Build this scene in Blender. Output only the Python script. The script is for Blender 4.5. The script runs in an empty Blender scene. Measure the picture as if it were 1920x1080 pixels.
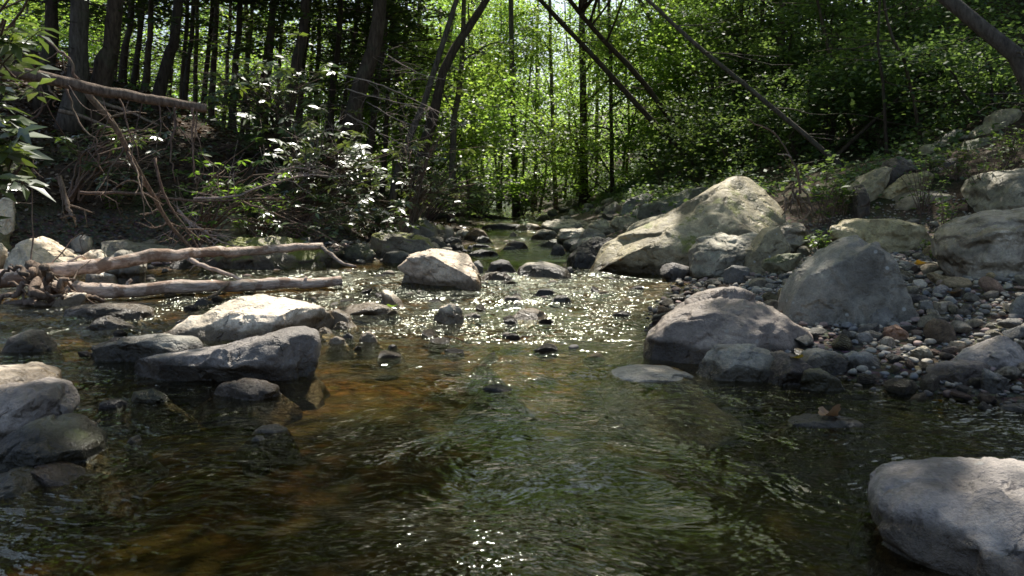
import bpy, math, random
import numpy as np
from mathutils import Vector, Matrix

rng = np.random.default_rng(7)
random.seed(7)
scene = bpy.context.scene
COL = scene.collection
R = math.radians

# ------------------------------------------------------------------ camera frame
CAM = np.array([0.0, 0.0, 0.9])
FOC = 1500.0
PITCH = math.atan(170 / 1500)
FWD = np.array([0, math.cos(PITCH), -math.sin(PITCH)])
UPV = np.array([0, math.sin(PITCH), math.cos(PITCH)])


def ray(px, py):
    return FWD + np.array([1.0, 0, 0]) * (px - 960) / FOC + UPV * (540 - py) / FOC


def at(px, py, Y):
    d = ray(px, py)
    return CAM + d * (Y / d[1])


def onz(px, py, z):
    d = ray(px, py)
    return CAM + d * ((z - CAM[2]) / d[2])


SUN_AZ, SUN_EL = R(9), R(57)
S = np.array([math.sin(SUN_AZ) * math.cos(SUN_EL), math.cos(SUN_AZ) * math.cos(SUN_EL), math.sin(SUN_EL)])


# ------------------------------------------------------------------ numpy noise
def _hash(ix, iy, iz, seed):
    h = (ix.astype(np.int64) * 374761393 + iy.astype(np.int64) * 668265263 + iz.astype(np.int64) * 2147483647 + seed * 1274126177) & 0xFFFFFFFF
    h = ((h ^ (h >> 13)) * 1274126177) & 0xFFFFFFFF
    h = ((h ^ (h >> 16)) * 2246822519) & 0xFFFFFFFF
    h = h ^ (h >> 15)
    return (h & 0xFFFFFF) / float(0xFFFFFF)


def vnoise(p, seed=0):
    p = np.asarray(p, float)
    i = np.floor(p).astype(np.int64)
    f = p - i
    u = f * f * f * (f * (f * 6 - 15) + 10)
    r = 0
    for a in (0, 1):
        wa = u[:, 0] if a else 1 - u[:, 0]
        for b in (0, 1):
            wb = u[:, 1] if b else 1 - u[:, 1]
            for c in (0, 1):
                wc = u[:, 2] if c else 1 - u[:, 2]
                r = r + wa * wb * wc * _hash(i[:, 0] + a, i[:, 1] + b, i[:, 2] + c, seed)
    return r * 2 - 1


def fbm(p, octv=4, seed=0, gain=.5):
    s, a, t = 0, 1.0, 0
    p = np.asarray(p, float)
    for k in range(octv):
        s = s + a * vnoise(p * (2.03 ** k) + 17.3 * k, seed + k)
        t += a
        a *= gain
    return s / t


def sstep(a, b, x):
    t = np.clip((x - a) / (b - a), 0, 1)
    return t * t * (3 - 2 * t)


# ------------------------------------------------------------------ object helpers
def mesh_np(name, verts, faces_list, smooth=True, mats=(), mat_idx=None):
    me = bpy.data.meshes.new(name)
    verts = np.ascontiguousarray(verts, np.float32)
    me.vertices.add(len(verts))
    me.vertices.foreach_set('co', verts.ravel())
    loops = np.concatenate([f.ravel() for f in faces_list]).astype(np.int32)
    tot = np.concatenate([np.full(len(f), f.shape[1], np.int32) for f in faces_list])
    start = np.concatenate([[0], np.cumsum(tot)[:-1]]).astype(np.int32)
    me.loops.add(len(loops))
    me.loops.foreach_set('vertex_index', loops)
    me.polygons.add(len(tot))
    me.polygons.foreach_set('loop_start', start)
    me.polygons.foreach_set('loop_total', tot)
    if smooth:
        me.polygons.foreach_set('use_smooth', np.ones(len(tot), bool))
    for m in mats:
        me.materials.append(m)
    if mat_idx is not None:
        me.polygons.foreach_set('material_index', np.asarray(mat_idx, np.int32))
    me.update(calc_edges=True)
    me.validate()
    return me


def link(name, me, parent=None, loc=None):
    o = bpy.data.objects.new(name, me)
    COL.objects.link(o)
    if parent is not None:
        o.parent = parent
    if loc is not None:
        o.location = loc
    return o


def tag(o, label=None, cat=None, group=None, kind=None):
    if label:
        o['label'] = label
    if cat:
        o['category'] = cat
    if group:
        o['group'] = group
    if kind:
        o['kind'] = kind
    return o


def empty(name, loc, label, cat, group=None):
    o = bpy.data.objects.new(name, None)
    o.empty_display_size = .2
    COL.objects.link(o)
    o.location = loc
    return tag(o, label, cat, group)


class Acc:
    """collects vertices and quads / triangles of one mesh"""

    def __init__(self):
        self.v, self.q, self.t, self.n = [], [], [], 0

    def add(self, v, q=None, t=None):
        self.v.append(np.asarray(v, float))
        if q is not None and len(q):
            self.q.append(np.asarray(q, int) + self.n)
        if t is not None and len(t):
            self.t.append(np.asarray(t, int) + self.n)
        self.n += len(v)

    def mesh(self, name, mat, origin=(0, 0, 0), smooth=True):
        v = np.concatenate(self.v) - np.asarray(origin)
        fl = []
        if self.q:
            fl.append(np.concatenate(self.q))
        if self.t:
            fl.append(np.concatenate(self.t))
        return mesh_np(name, v, fl, smooth, [mat] if mat else [])


def catmull(P, n):
    P = np.asarray(P, float)
    if len(P) == 2:
        return P[0] + (P[1] - P[0]) * np.linspace(0, 1, n)[:, None]
    Q = np.vstack([2 * P[0] - P[1], P, 2 * P[-1] - P[-2]])
    ts = np.linspace(0, len(P) - 1 - 1e-6, n)
    i = ts.astype(int)
    t = (ts - i)[:, None]
    p0, p1, p2, p3 = Q[i], Q[i + 1], Q[i + 2], Q[i + 3]
    return .5 * (2 * p1 + (p2 - p0) * t + (2 * p0 - 5 * p1 + 4 * p2 - p3) * t * t + (3 * p1 - p0 - 3 * p2 + p3) * t ** 3)


def tube(acc, P, rad, seg=8, rough=0.0, seed=0, cap=True):
    P = np.asarray(P, float)
    n = len(P)
    rad = np.broadcast_to(np.asarray(rad, float), (n,))
    T = np.gradient(P, axis=0)
    T /= np.linalg.norm(T, axis=1)[:, None] + 1e-9
    ref = np.array([0, 0, 1.0]) if abs(T[0, 2]) < .9 else np.array([1.0, 0, 0])
    U = np.zeros_like(P)
    u = np.cross(ref, T[0]); u /= np.linalg.norm(u)
    for k in range(n):
        u = u - T[k] * (u @ T[k])
        u /= np.linalg.norm(u) + 1e-9
        U[k] = u
    V = np.cross(T, U)
    a = np.linspace(0, 2 * math.pi, seg, endpoint=False)
    ring = U[:, None, :] * np.cos(a)[None, :, None] + V[:, None, :] * np.sin(a)[None, :, None]
    rr = np.repeat(rad[:, None], seg, 1)
    vv = P[:, None, :] + ring * rr[..., None]
    if rough:
        nz = fbm(vv.reshape(-1, 3) / max(rad.max() * 1.5, 1e-3), 3, seed).reshape(n, seg)
        vv = P[:, None, :] + ring * (rr * (1 + rough * nz))[..., None]
    vv = vv.reshape(-1, 3)
    k, j = np.meshgrid(np.arange(n - 1), np.arange(seg), indexing='ij')
    q = np.stack([k * seg + j, k * seg + (j + 1) % seg, (k + 1) * seg + (j + 1) % seg, (k + 1) * seg + j], -1).reshape(-1, 4)
    tri = []
    if cap:
        vv = np.vstack([vv, P[0], P[-1]])
        c0, c1 = n * seg, n * seg + 1
        for j in range(seg):
            tri.append((c0, (j + 1) % seg, j))
            tri.append((c1, (n - 1) * seg + j, (n - 1) * seg + (j + 1) % seg))
    acc.add(vv, q, tri)


# ------------------------------------------------------------------ material helpers
def new_mat(name):
    m = bpy.data.materials.new(name)
    m.use_nodes = True
    nt = m.node_tree
    nt.nodes.clear()
    return m, nt


def N(nt, typ, props=None, **inp):
    n = nt.nodes.new(typ)
    for k, v in (props or {}).items():
        setattr(n, k, v)
    for k, v in inp.items():
        key = int(k[1:]) if k[0] == 'i' and k[1:].isdigit() else k.replace('_', ' ')
        s = n.inputs[key]
        if isinstance(v, bpy.types.NodeSocket):
            nt.links.new(v, s)
        else:
            s.default_value = v
    return n


def ramp(nt, fac, stops, interp='LINEAR'):
    n = nt.nodes.new('ShaderNodeValToRGB')
    n.color_ramp.interpolation = interp
    e = n.color_ramp.elements
    while len(e) < len(stops):
        e.new(.5)
    for el, (p, c) in zip(e, stops):
        el.position = p
        el.color = (*c, 1) if len(c) == 3 else c
    nt.links.new(fac, n.inputs[0])
    return n.outputs[0]


def mixc(nt, f, a, b, mode='MIX'):
    n = nt.nodes.new('ShaderNodeMix')
    n.data_type = 'RGBA'
    n.blend_type = mode
    for s, v in ((n.inputs[0], f), (n.inputs[6], a), (n.inputs[7], b)):
        if isinstance(v, bpy.types.NodeSocket):
            nt.links.new(v, s)
        else:
            s.default_value = v if not isinstance(v, tuple) else (*v, 1)
    return n.outputs[2]


def mth(nt, op, a, b=0.0, c=None, clamp=False):
    n = nt.nodes.new('ShaderNodeMath')
    n.operation = op
    n.use_clamp = clamp
    for s, v in zip(n.inputs, (a, b, c)):
        if v is None:
            continue
        if isinstance(v, bpy.types.NodeSocket):
            nt.links.new(v, s)
        else:
            s.default_value = v
    return n.outputs[0]


def mrange(nt, v, a, b, c=0.0, d=1.0, smooth=True):
    n = nt.nodes.new('ShaderNodeMapRange')
    n.interpolation_type = 'SMOOTHSTEP' if smooth else 'LINEAR'
    nt.links.new(v, n.inputs[0])
    for k, x in zip((1, 2, 3, 4), (a, b, c, d)):
        n.inputs[k].default_value = x
    return n.outputs[0]


def out(nt, shader):
    o = nt.nodes.new('ShaderNodeOutputMaterial')
    nt.links.new(shader, o.inputs[0])


def water_level_node(nt, pos):
    sep = N(nt, 'ShaderNodeSeparateXYZ', i0=pos)
    a = mrange(nt, sep.outputs[1], 4.6, 9.0, 0, .12)
    b = mrange(nt, sep.outputs[1], 11.0, 50.0, 0, .45, False)
    return sep, mth(nt, 'ADD', a, b)


def _warm(c):
    return (min(c[0] * 1.06, .9), c[1] * .965, c[2] * .82)


def rock_mat(name, c1, c2, c3, moss=0.0, spots=0.0, wet=True, mosscol=(.10, .13, .02), strata=0.0, crack=1.0, scale=1.0):
    c1, c2, c3 = _warm(c1), _warm(c2), _warm(c3)
    m, nt = new_mat(name)
    geo = N(nt, 'ShaderNodeNewGeometry')
    tc = N(nt, 'ShaderNodeTexCoord')
    oi = N(nt, 'ShaderNodeObjectInfo')
    off = mth(nt, 'MULTIPLY', oi.outputs['Random'], 37.0)
    co = N(nt, 'ShaderNodeVectorMath', {'operation': 'ADD'}, i0=tc.outputs['Object'], i1=off).outputs[0]
    n1 = N(nt, 'ShaderNodeTexNoise', Vector=co, Scale=2.6 * scale, Detail=7.0, Roughness=.62).outputs[0]
    n2 = N(nt, 'ShaderNodeTexNoise', Vector=co, Scale=17.0 * scale, Detail=6.0, Roughness=.7).outputs[0]
    n3 = N(nt, 'ShaderNodeTexNoise', Vector=co, Scale=95.0 * scale, Detail=3.0, Roughness=.6).outputs[0]
    col = ramp(nt, n1, [(.32, c2), (.5, c1), (.68, c3)])
    col = mixc(nt, .75, col, ramp(nt, n2, [(.3, (.45, .43, .40)), (.5, (.95, .95, .95)), (.72, (1.35, 1.33, 1.3))]), 'MULTIPLY')
    col = mixc(nt, .32, col, ramp(nt, n3, [(.35, (.5, .5, .5)), (.5, (1, 1, 1)), (.66, (1.5, 1.5, 1.5))]), 'MULTIPLY')
    # broad stains, silt films and pale worn patches
    n4 = N(nt, 'ShaderNodeTexNoise', Vector=co, Scale=1.1 * scale, Detail=5.0, Roughness=.7, Distortion=.8).outputs[0]
    col = mixc(nt, .85, col, ramp(nt, n4, [(.36, (.42, .39, .34)), (.46, (.9, .88, .84)), (.56, (1.1, 1.1, 1.1)), (.64, (1.5, 1.48, 1.42))]), 'MULTIPLY')
    sm = N(nt, 'ShaderNodeMapping', Vector=co, Scale=(5, 5, .9)).outputs[0]
    n5 = N(nt, 'ShaderNodeTexNoise', Vector=sm, Scale=1.0, Detail=4.0).outputs[0]
    col = mixc(nt, mrange(nt, n5, .52, .70, 0, .32), col, (c2[0] * .45, c2[1] * .43, c2[2] * .40))
    hue = N(nt, 'ShaderNodeHueSaturation', Hue=.5, Saturation=mrange(nt, oi.outputs['Random'], 0, 1, .7, 1.3, False), Value=mrange(nt, mth(nt, 'FRACT', mth(nt, 'MULTIPLY', oi.outputs['Random'], 7.31)), 0, 1, .8, 1.18, False), Color=col)
    col = hue.outputs[0]
    # cracks
    wp = N(nt, 'ShaderNodeVectorMath', {'operation': 'MULTIPLY_ADD'}, i0=N(nt, 'ShaderNodeTexNoise', Vector=co, Scale=5.0, Detail=4.0).outputs[1], i1=(.35, .35, .35), i2=co).outputs[0]
    vo = N(nt, 'ShaderNodeTexVoronoi', {'feature': 'DISTANCE_TO_EDGE'}, Vector=wp, Scale=2.3 * scale).outputs[0]
    cm = mth(nt, 'MULTIPLY', mrange(nt, vo, 0, .018, 1, 0), mrange(nt, n1, .54, .66, 0, crack))
    col = mixc(nt, mth(nt, 'MULTIPLY', cm, .75), col, (c2[0] * .25, c2[1] * .25, c2[2] * .25))
    if spots:
        vs = N(nt, 'ShaderNodeTexVoronoi', Vector=co, Scale=13.0 * scale, Randomness=1.0)
        keep = mrange(nt, N(nt, 'ShaderNodeSeparateColor', i0=vs.outputs[1]).outputs[0], .72, .74, 0, 1)
        sp = mth(nt, 'MULTIPLY', mrange(nt, vs.outputs[0], .1, .2, 1, 0), mth(nt, 'MULTIPLY', keep, spots))
        col = mixc(nt, sp, col, (.45, .45, .41))
    sepn = N(nt, 'ShaderNodeSeparateXYZ', i0=geo.outputs['Normal'])
    sep, wl = water_level_node(nt, geo.outputs['Position'])
    h = mth(nt, 'SUBTRACT', sep.outputs[2], wl)
    rough = mrange(nt, n2, .3, .7, .46, .68)
    if moss:
        mm = mth(nt, 'MULTIPLY', mrange(nt, sepn.outputs[2], .1, .75), mrange(nt, mth(nt, 'ADD', n1, mth(nt, 'MULTIPLY', n2, .4)), .78 - .25 * moss, .86 - .25 * moss))
        mc = mixc(nt, n3, mosscol, (mosscol[0] * 1.9, mosscol[1] * 1.8, mosscol[2] * 1.5))
        col = mixc(nt, mm, col, mc)
    if wet:
        hw = mth(nt, 'ADD', h, mth(nt, 'MULTIPLY', mth(nt, 'SUBTRACT', n1, .5), .22))
        w = mrange(nt, hw, .07, .12, 1, 0)
        col = mixc(nt, w, col, mixc(nt, 1.0, col, (.24, .21, .17), 'MULTIPLY'))
        rough = mth(nt, 'MULTIPLY', rough, mrange(nt, w, 0, 1, 1, .55, False))
    bh = mth(nt, 'ADD', mth(nt, 'MULTIPLY', n2, .55), mth(nt, 'MULTIPLY', n3, .13))
    bh = mth(nt, 'ADD', bh, mth(nt, 'MULTIPLY', n1, .8))
    bh = mth(nt, 'SUBTRACT', bh, mth(nt, 'MULTIPLY', cm, .5))
    chip = N(nt, 'ShaderNodeTexVoronoi', {'feature': 'F1', 'distance': 'MANHATTAN'}, Vector=wp, Scale=5.5 * scale, Randomness=1.0).outputs[0]
    bh = mth(nt, 'ADD', bh, mth(nt, 'MULTIPLY', mrange(nt, chip, .15, .6, 0, 1), .45))
    if strata:
        wv = N(nt, 'ShaderNodeTexWave', {'bands_direction': 'Z'}, Vector=co, Scale=2.2, Distortion=7.0, Detail=4.0, Detail_Scale=1.6).outputs[1]
        bh = mth(nt, 'ADD', bh, mth(nt, 'MULTIPLY', wv, strata))
    bump = N(nt, 'ShaderNodeBump', Strength=.9, Distance=.05, Height=bh)
    p = N(nt, 'ShaderNodeBsdfPrincipled', Base_Color=col, Roughness=rough, Normal=bump.outputs[0])
    p.inputs['Specular IOR Level'].default_value = .5
    out(nt, p.outputs[0])
    return m


M = {}
M['pale'] = rock_mat('pale_rock', (.70, .66, .61), (.54, .50, .46), (.78, .74, .69))
M['white'] = rock_mat('white_rock', (.80, .77, .74), (.66, .62, .59), (.86, .83, .80))
M['grey'] = rock_mat('grey_rock', (.31, .30, .285), (.19, .185, .175), (.41, .40, .375), spots=.5)
M['mauve'] = rock_mat('mauve_rock', (.235, .215, .215), (.14, .128, .13), (.32, .295, .29), crack=1.6, spots=.35)
M['olive'] = rock_mat('olive_rock', (.34, .325, .255), (.21, .20, .15), (.45, .43, .35), strata=.5)
M['tri'] = rock_mat('olive_grey_rock', (.27, .26, .22), (.15, .147, .13), (.34, .33, .28), spots=.9, crack=.4)
M['ridge'] = rock_mat('ridge_rock', (.34, .325, .26), (.19, .18, .135), (.45, .43, .355), moss=.25, mosscol=(.12, .13, .03))
M['strata'] = rock_mat('layered_rock', (.40, .375, .34), (.25, .235, .21), (.50, .47, .43), strata=1.6, crack=1.5)
M['crest'] = rock_mat('crest_rock', (.50, .46, .43), (.30, .27, .26), (.62, .58, .54), crack=.6)
M['sand'] = rock_mat('sandy_rock', (.46, .41, .33), (.33, .29, .23), (.55, .50, .41), crack=.3, wet=False)
M['dark'] = rock_mat('dark_rock', (.085, .078, .08), (.045, .04, .042), (.14, .13, .13))
M['brown'] = rock_mat('brown_rock', (.16, .125, .095), (.09, .07, .055), (.23, .18, .14))
M['mossy'] = rock_mat('mossy_rock', (.26, .25, .225), (.15, .145, .13), (.36, .34, .30), moss=.62, mosscol=(.11, .12, .015))
M['green'] = rock_mat('algae_rock', (.17, .175, .125), (.09, .10, .06), (.25, .25, .19), moss=.35, mosscol=(.06, .07, .02))
M['tan'] = rock_mat('tan_rock', (.46, .40, .31), (.31, .27, .20), (.55, .49, .39), crack=.4)
M['pink'] = rock_mat('pink_rock', (.37, .27, .24), (.25, .18, .165), (.46, .35, .31), crack=.5)
M['slate'] = rock_mat('slate_rock', (.21, .22, .23), (.125, .13, .135), (.30, .31, .315), crack=.5)
M['gold'] = rock_mat('underwater_rock', (.36, .26, .13), (.22, .15, .07), (.46, .35, .2), crack=.3)

# ------------------------------------------------------------------ terrain
_xr = np.array([(-9, 5.5), (0, 3.6), (2, 3.0), (3.0, 2.5), (3.4, 2.2), (3.65, 1.85), (4.0, 1.5), (4.4, 1.15), (5, 1.0), (6, 1.15), (7, 1.5), (8, 1.8), (8.6, 1.35), (9.5, 1.15), (11, 1.0), (13, 1.15), (18, 1.25), (22, 1.05), (30, 1.3), (45, 1.2), (70, .5), (170, 0)])
_xl = np.array([(-9, -6.5), (4, -6.0), (6, -5.6), (7.2, -5.3), (8.0, -4.9), (8.7, -4.4), (9.1, -3.4), (9.3, -2.5), (9.7, -1.7), (10.4, -1.0), (11.5, -.75), (13, -.75), (18, -.95), (22, -.9), (30, -1.0), (45, -1.4), (70, -2), (170, -2.5)])
POLY = np.vstack([np.stack([_xr[:, 1], _xr[:, 0]], 1), np.stack([_xl[::-1, 1], _xl[::-1, 0]], 1)])


def wlevel(y):
    return .12 * sstep(4.6, 9.0, y) + .45 * np.clip((y - 11) / 39, 0, 1)


def sdist(x, y):
    x = np.asarray(x, float); y = np.asarray(y, float)
    best = np.full(x.shape, 1e9)
    n = len(POLY)
    for k in range(n):
        a, b = POLY[k], POLY[(k + 1) % n]
        e = b - a
        t = np.clip(((x - a[0]) * e[0] + (y - a[1]) * e[1]) / (e @ e), 0, 1)
        d = np.hypot(x - a[0] - t * e[0], y - a[1] - t * e[1])
        best = np.minimum(best, d)
    yr = np.interp(y, _xr[:, 0], _xr[:, 1])
    yl = np.interp(y, _xl[:, 0], _xl[:, 1])
    inside = (x < yr) & (x > yl)
    return np.where(inside, -best, best)


def H(x, y, detail=True):
    x = np.atleast_1d(np.asarray(x, float)); y = np.atleast_1d(np.asarray(y, float))
    d = sdist(x, y)
    wl = wlevel(y)
    mid = .5 * (np.interp(y, _xr[:, 0], _xr[:, 1]) + np.interp(y, _xl[:, 0], _xl[:, 1]))
    right = x > mid
    dp = np.maximum(d, 0)
    # right side: gravel bar near, rubble and steep hillside behind
    t = sstep(7.0, 9.5, y)
    w0 = 2.9 * (1 - t) + 1.1 * t
    g0 = .36 * (1 - t) + .34 * t
    slope = .29 * (1 - sstep(12, 21, y)) + .46 * sstep(12, 21, y)
    hr = g0 * np.clip(dp / w0, 0, 1) ** .8 + slope * np.maximum(dp - w0, 0) + .38 * np.maximum(dp - 5.2, 0)
    hr = np.where(hr > 6.2, 6.2 + 2.0 * np.tanh((hr - 6.2) / 5), hr)
    # left side: stony margin, eroded bank, then a terrace that climbs away
    hl = .16 * np.clip(dp / .8, 0, 1) + .95 * sstep(1.1, 2.5, dp) + .42 * np.maximum(dp - 2.3, 0)
    hl = np.where(hl > 4.6, 4.6 + 1.4 * np.tanh((hl - 4.6) / 4), hl)
    hl = hl * (.55 + .45 * sstep(5, 9.5, y)) * (1 - .45 * sstep(13, 24, y))
    h = np.where(right, hr, hl)
    depth = (.07 + .13 * sstep(-.7, .7, x)) * (1 - sstep(3.8, 5.6, y)) + .06
    hb = -depth * sstep(0, .55, -d)
    z = wl + np.where(d > 0, h, hb)
    z = z + 6 * sstep(60, 130, y)
    if detail:
        p = np.stack([x, y, np.zeros_like(x)], 1)
        amp = np.where(d > 0, .03 + .10 * sstep(.5, 4, d), .02)
        z = z + amp * fbm(p * 1.3, 4, 3) + .35 * sstep(2, 9, d) * fbm(p * .23, 3, 9)
    return z


def h1(x, y):
    return float(H(x, y)[0])


_ts = np.geomspace(1.0, 120, 900)


def ground(px, py):
    """where the view ray through a pixel of the photograph meets the ground or the water"""
    d = ray(px, py)
    d = d / d[1]
    p = CAM + _ts[:, None] * d
    z = np.maximum(H(p[:, 0], p[:, 1]), wlevel(p[:, 1]) - .02)
    k = np.argmax(p[:, 2] < z)
    return p[k] if p[k, 2] < z[k] else p[-1]


xs = 70 * np.sinh(3.3 * np.linspace(-1, 1, 440)) / math.sinh(3.3)
ys = np.concatenate([np.arange(-9, 1.5, .25), np.arange(1.5, 13, .07), np.geomspace(13, 170, 130)])
gx, gy = np.meshgrid(xs, ys, indexing='ij')
gz = H(gx.ravel(), gy.ravel())
gv = np.stack([gx.ravel(), gy.ravel(), gz], 1)
nx, ny = gx.shape
ii, jj = np.meshgrid(np.arange(nx - 1), np.arange(ny - 1), indexing='ij')
gq = np.stack([ii * ny + jj, (ii + 1) * ny + jj, (ii + 1) * ny + jj + 1, ii * ny + jj + 1], -1).reshape(-1, 4)

m, nt = new_mat('forest_floor')
geo = N(nt, 'ShaderNodeNewGeometry')
sep, wl = water_level_node(nt, geo.outputs['Position'])
h = mth(nt, 'SUBTRACT', sep.outputs[2], wl)
pos = geo.outputs['Position']
n1 = N(nt, 'ShaderNodeTexNoise', Vector=pos, Scale=1.1, Detail=6.0, Roughness=.6).outputs[0]
n2 = N(nt, 'ShaderNodeTexNoise', Vector=pos, Scale=14.0, Detail=6.0, Roughness=.7).outputs[0]
vo = N(nt, 'ShaderNodeTexVoronoi', Vector=pos, Scale=26.0)
vo2 = N(nt, 'ShaderNodeTexVoronoi', Vector=N(nt, 'ShaderNodeVectorMath', {'operation': 'MULTIPLY_ADD'}, i0=N(nt, 'ShaderNodeTexNoise', Vector=pos, Scale=6.0, Detail=3.0).outputs[1], i1=(.12, .12, 0), i2=pos).outputs[0], Scale=11.0)
soil = ramp(nt, n2, [(.3, (.022, .015, .010)), (.5, (.055, .038, .026)), (.7, (.11, .075, .05))])
soil = mixc(nt, mrange(nt, n1, .45, .62), soil, (.035, .042, .016))
stone = mixc(nt, .8, ramp(nt, vo.outputs[0], [(0, (.30, .26, .205)), (.6, (.13, .11, .085))]), mixc(nt, .35, (.5, .5, .5), vo.outputs[1]), 'MULTIPLY')
bed = ramp(nt, vo2.outputs[0], [(.05, (.23, .15, .062)), (.45, (.115, .075, .033)), (.8, (.045, .032, .016))])
bed = mixc(nt, .55, bed, mixc(nt, 1.0, bed, mixc(nt, .5, (.9, .9, .9), vo2.outputs[1]), 'MULTIPLY'))
bed = mixc(nt, mrange(nt, n1, .42, .6), bed, (.045, .042, .014))
bed = mixc(nt, .7, bed, ramp(nt, n2, [(.3, (.4, .4, .4)), (.7, (1.5, 1.4, 1.2))]), 'MULTIPLY')
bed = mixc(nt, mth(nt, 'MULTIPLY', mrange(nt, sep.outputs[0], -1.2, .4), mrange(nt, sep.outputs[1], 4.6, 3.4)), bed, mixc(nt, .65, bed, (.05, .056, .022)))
c = mixc(nt, mrange(nt, h, .45, .7), stone, soil)
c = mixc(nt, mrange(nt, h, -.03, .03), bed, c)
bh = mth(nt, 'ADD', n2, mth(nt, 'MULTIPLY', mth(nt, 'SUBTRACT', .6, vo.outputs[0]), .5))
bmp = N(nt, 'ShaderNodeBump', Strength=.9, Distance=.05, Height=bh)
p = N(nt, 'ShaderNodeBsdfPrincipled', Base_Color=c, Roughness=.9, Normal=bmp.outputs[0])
p.inputs['Specular IOR Level'].default_value = .15
out(nt, p.outputs[0])
tag(link('ground', mesh_np('ground', gv, [gq], True, [m])), kind='structure')

# ------------------------------------------------------------------ stream water
wx = np.arange(-7.5, 5.6, .045)
wy = np.concatenate([np.arange(-8, 1.2, .2), np.arange(1.2, 10.5, .04), np.geomspace(10.5, 110, 160)])
gx, gy = np.meshgrid(wx, wy, indexing='ij')
X, Y = gx.ravel(), gy.ravel()
D = sdist(X, Y)
riff = (1 - .55 * sstep(.2, 1.3, X)) * sstep(4.2, 5.6, Y) * (1 - sstep(8.4, 9.3, Y)) + .30 * sstep(10, 14, Y) + .16 + .9 * np.exp(-((Y - 7.4 + .12 * X) / .55) ** 2) * sstep(1.5, .6, np.abs(X + .75) - .7)
P = np.stack([X * 1.0, Y * 1.0, np.zeros_like(X)], 1)
# low standing waves lie across the flow, lapping ripples on top
Z = wlevel(Y) + riff * (.026 * fbm(P * np.array([1.6, 2.6, 1]), 2, 21) + .013 * fbm(P * np.array([5, 7.5, 1]), 2, 31) + .006 * fbm(P * np.array([13, 17, 1]), 2, 41))
# the tongue of water that slides off the lip of the riffle into the pool
Z += .035 * np.exp(-((Y - 4.0 - .18 * np.sin(X * 2.1)) / .16) ** 2) * (X > -1.6) * (X < .9) * .6
# V of ripples in the pool
Z += .006 * np.sin((Y * 9 + np.abs(X - .1) * 13)) * np.exp(-((Y - 2.6) / 1.2) ** 2) * np.exp(-((X - .3) / 1.2) ** 2) * .6
nx, ny = gx.shape
ii, jj = np.meshgrid(np.arange(nx - 1), np.arange(ny - 1), indexing='ij')
q = np.stack([ii * ny + jj, (ii + 1) * ny + jj, (ii + 1) * ny + jj + 1, ii * ny + jj + 1], -1).reshape(-1, 4)
ok = (D < .35)
q = q[ok[q].any(1)]
used = np.unique(q)
remap = np.full(len(X), -1); remap[used] = np.arange(len(used))
wme = mesh_np('water', np.stack([X, Y, Z], 1)[used], [remap[q]], True)
at_ = wme.attributes.new('riffle', 'FLOAT', 'POINT')
at_.data.foreach_set('value', riff[used].astype(np.float32))
m, nt = new_mat('stream_water')
geo = N(nt, 'ShaderNodeNewGeometry')
pos = geo.outputs['Position']
att = N(nt, 'ShaderNodeAttribute', {'attribute_name': 'riffle'}).outputs['Fac']
wp = N(nt, 'ShaderNodeVectorMath', {'operation': 'MULTIPLY_ADD'}, i0=N(nt, 'ShaderNodeTexNoise', Vector=pos, Scale=1.3, Detail=2.0).outputs[1], i1=(.5, .5, 0), i2=pos).outputs[0]
mp = N(nt, 'ShaderNodeMapping', Vector=wp, Scale=(1.0, 1.45, 1.0)).outputs[0]
a = N(nt, 'ShaderNodeTexNoise', Vector=mp, Scale=4.6, Detail=1.0, Roughness=.5).outputs[0]
b = N(nt, 'ShaderNodeTexNoise', Vector=mp, Scale=12.5, Detail=1.5, Roughness=.5).outputs[0]
cc = N(nt, 'ShaderNodeTexNoise', Vector=mp, Scale=40.0, Detail=0.0).outputs[0]
hgt = mth(nt, 'ADD', mth(nt, 'MULTIPLY', a, .62), mth(nt, 'ADD', mth(nt, 'MULTIPLY', b, .46), mth(nt, 'MULTIPLY', cc, .10)))
hgt = mth(nt, 'MULTIPLY', hgt, mth(nt, 'MULTIPLY', mrange(nt, att, .1, 1.9, .36, 2.0, False), mrange(nt, N(nt, 'ShaderNodeTexNoise', Vector=pos, Scale=.9, Detail=2.0).outputs[0], .35, .62, .35, 1.3)))
bmp = N(nt, 'ShaderNodeBump', Strength=1.0, Distance=.085, Height=hgt)
fr = N(nt, 'ShaderNodeFresnel', IOR=1.42, Normal=bmp.outputs[0])
gl = N(nt, 'ShaderNodeBsdfGlossy', Color=(.95, 1, .86, 1), Roughness=mrange(nt, att, .3, 1.9, .085, .24, False), Normal=bmp.outputs[0])  # green tint put into the gloss to imitate the canopy's reflection
tr = N(nt, 'ShaderNodeBsdfTransparent', Color=(.80, .71, .50, 1))
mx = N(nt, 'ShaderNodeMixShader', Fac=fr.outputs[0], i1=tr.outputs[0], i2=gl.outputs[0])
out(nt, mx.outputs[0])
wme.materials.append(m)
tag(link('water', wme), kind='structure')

# ------------------------------------------------------------------ rocks
import bmesh
_ICO = {}


def ico(level):
    if level not in _ICO:
        bm = bmesh.new()
        bmesh.ops.create_icosphere(bm, subdivisions=level, radius=1.0)
        _ICO[level] = (np.array([v.co[:] for v in bm.verts]), np.array([[v.index for v in f.verts] for f in bm.faces]))
        bm.free()
    return _ICO[level]


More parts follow.
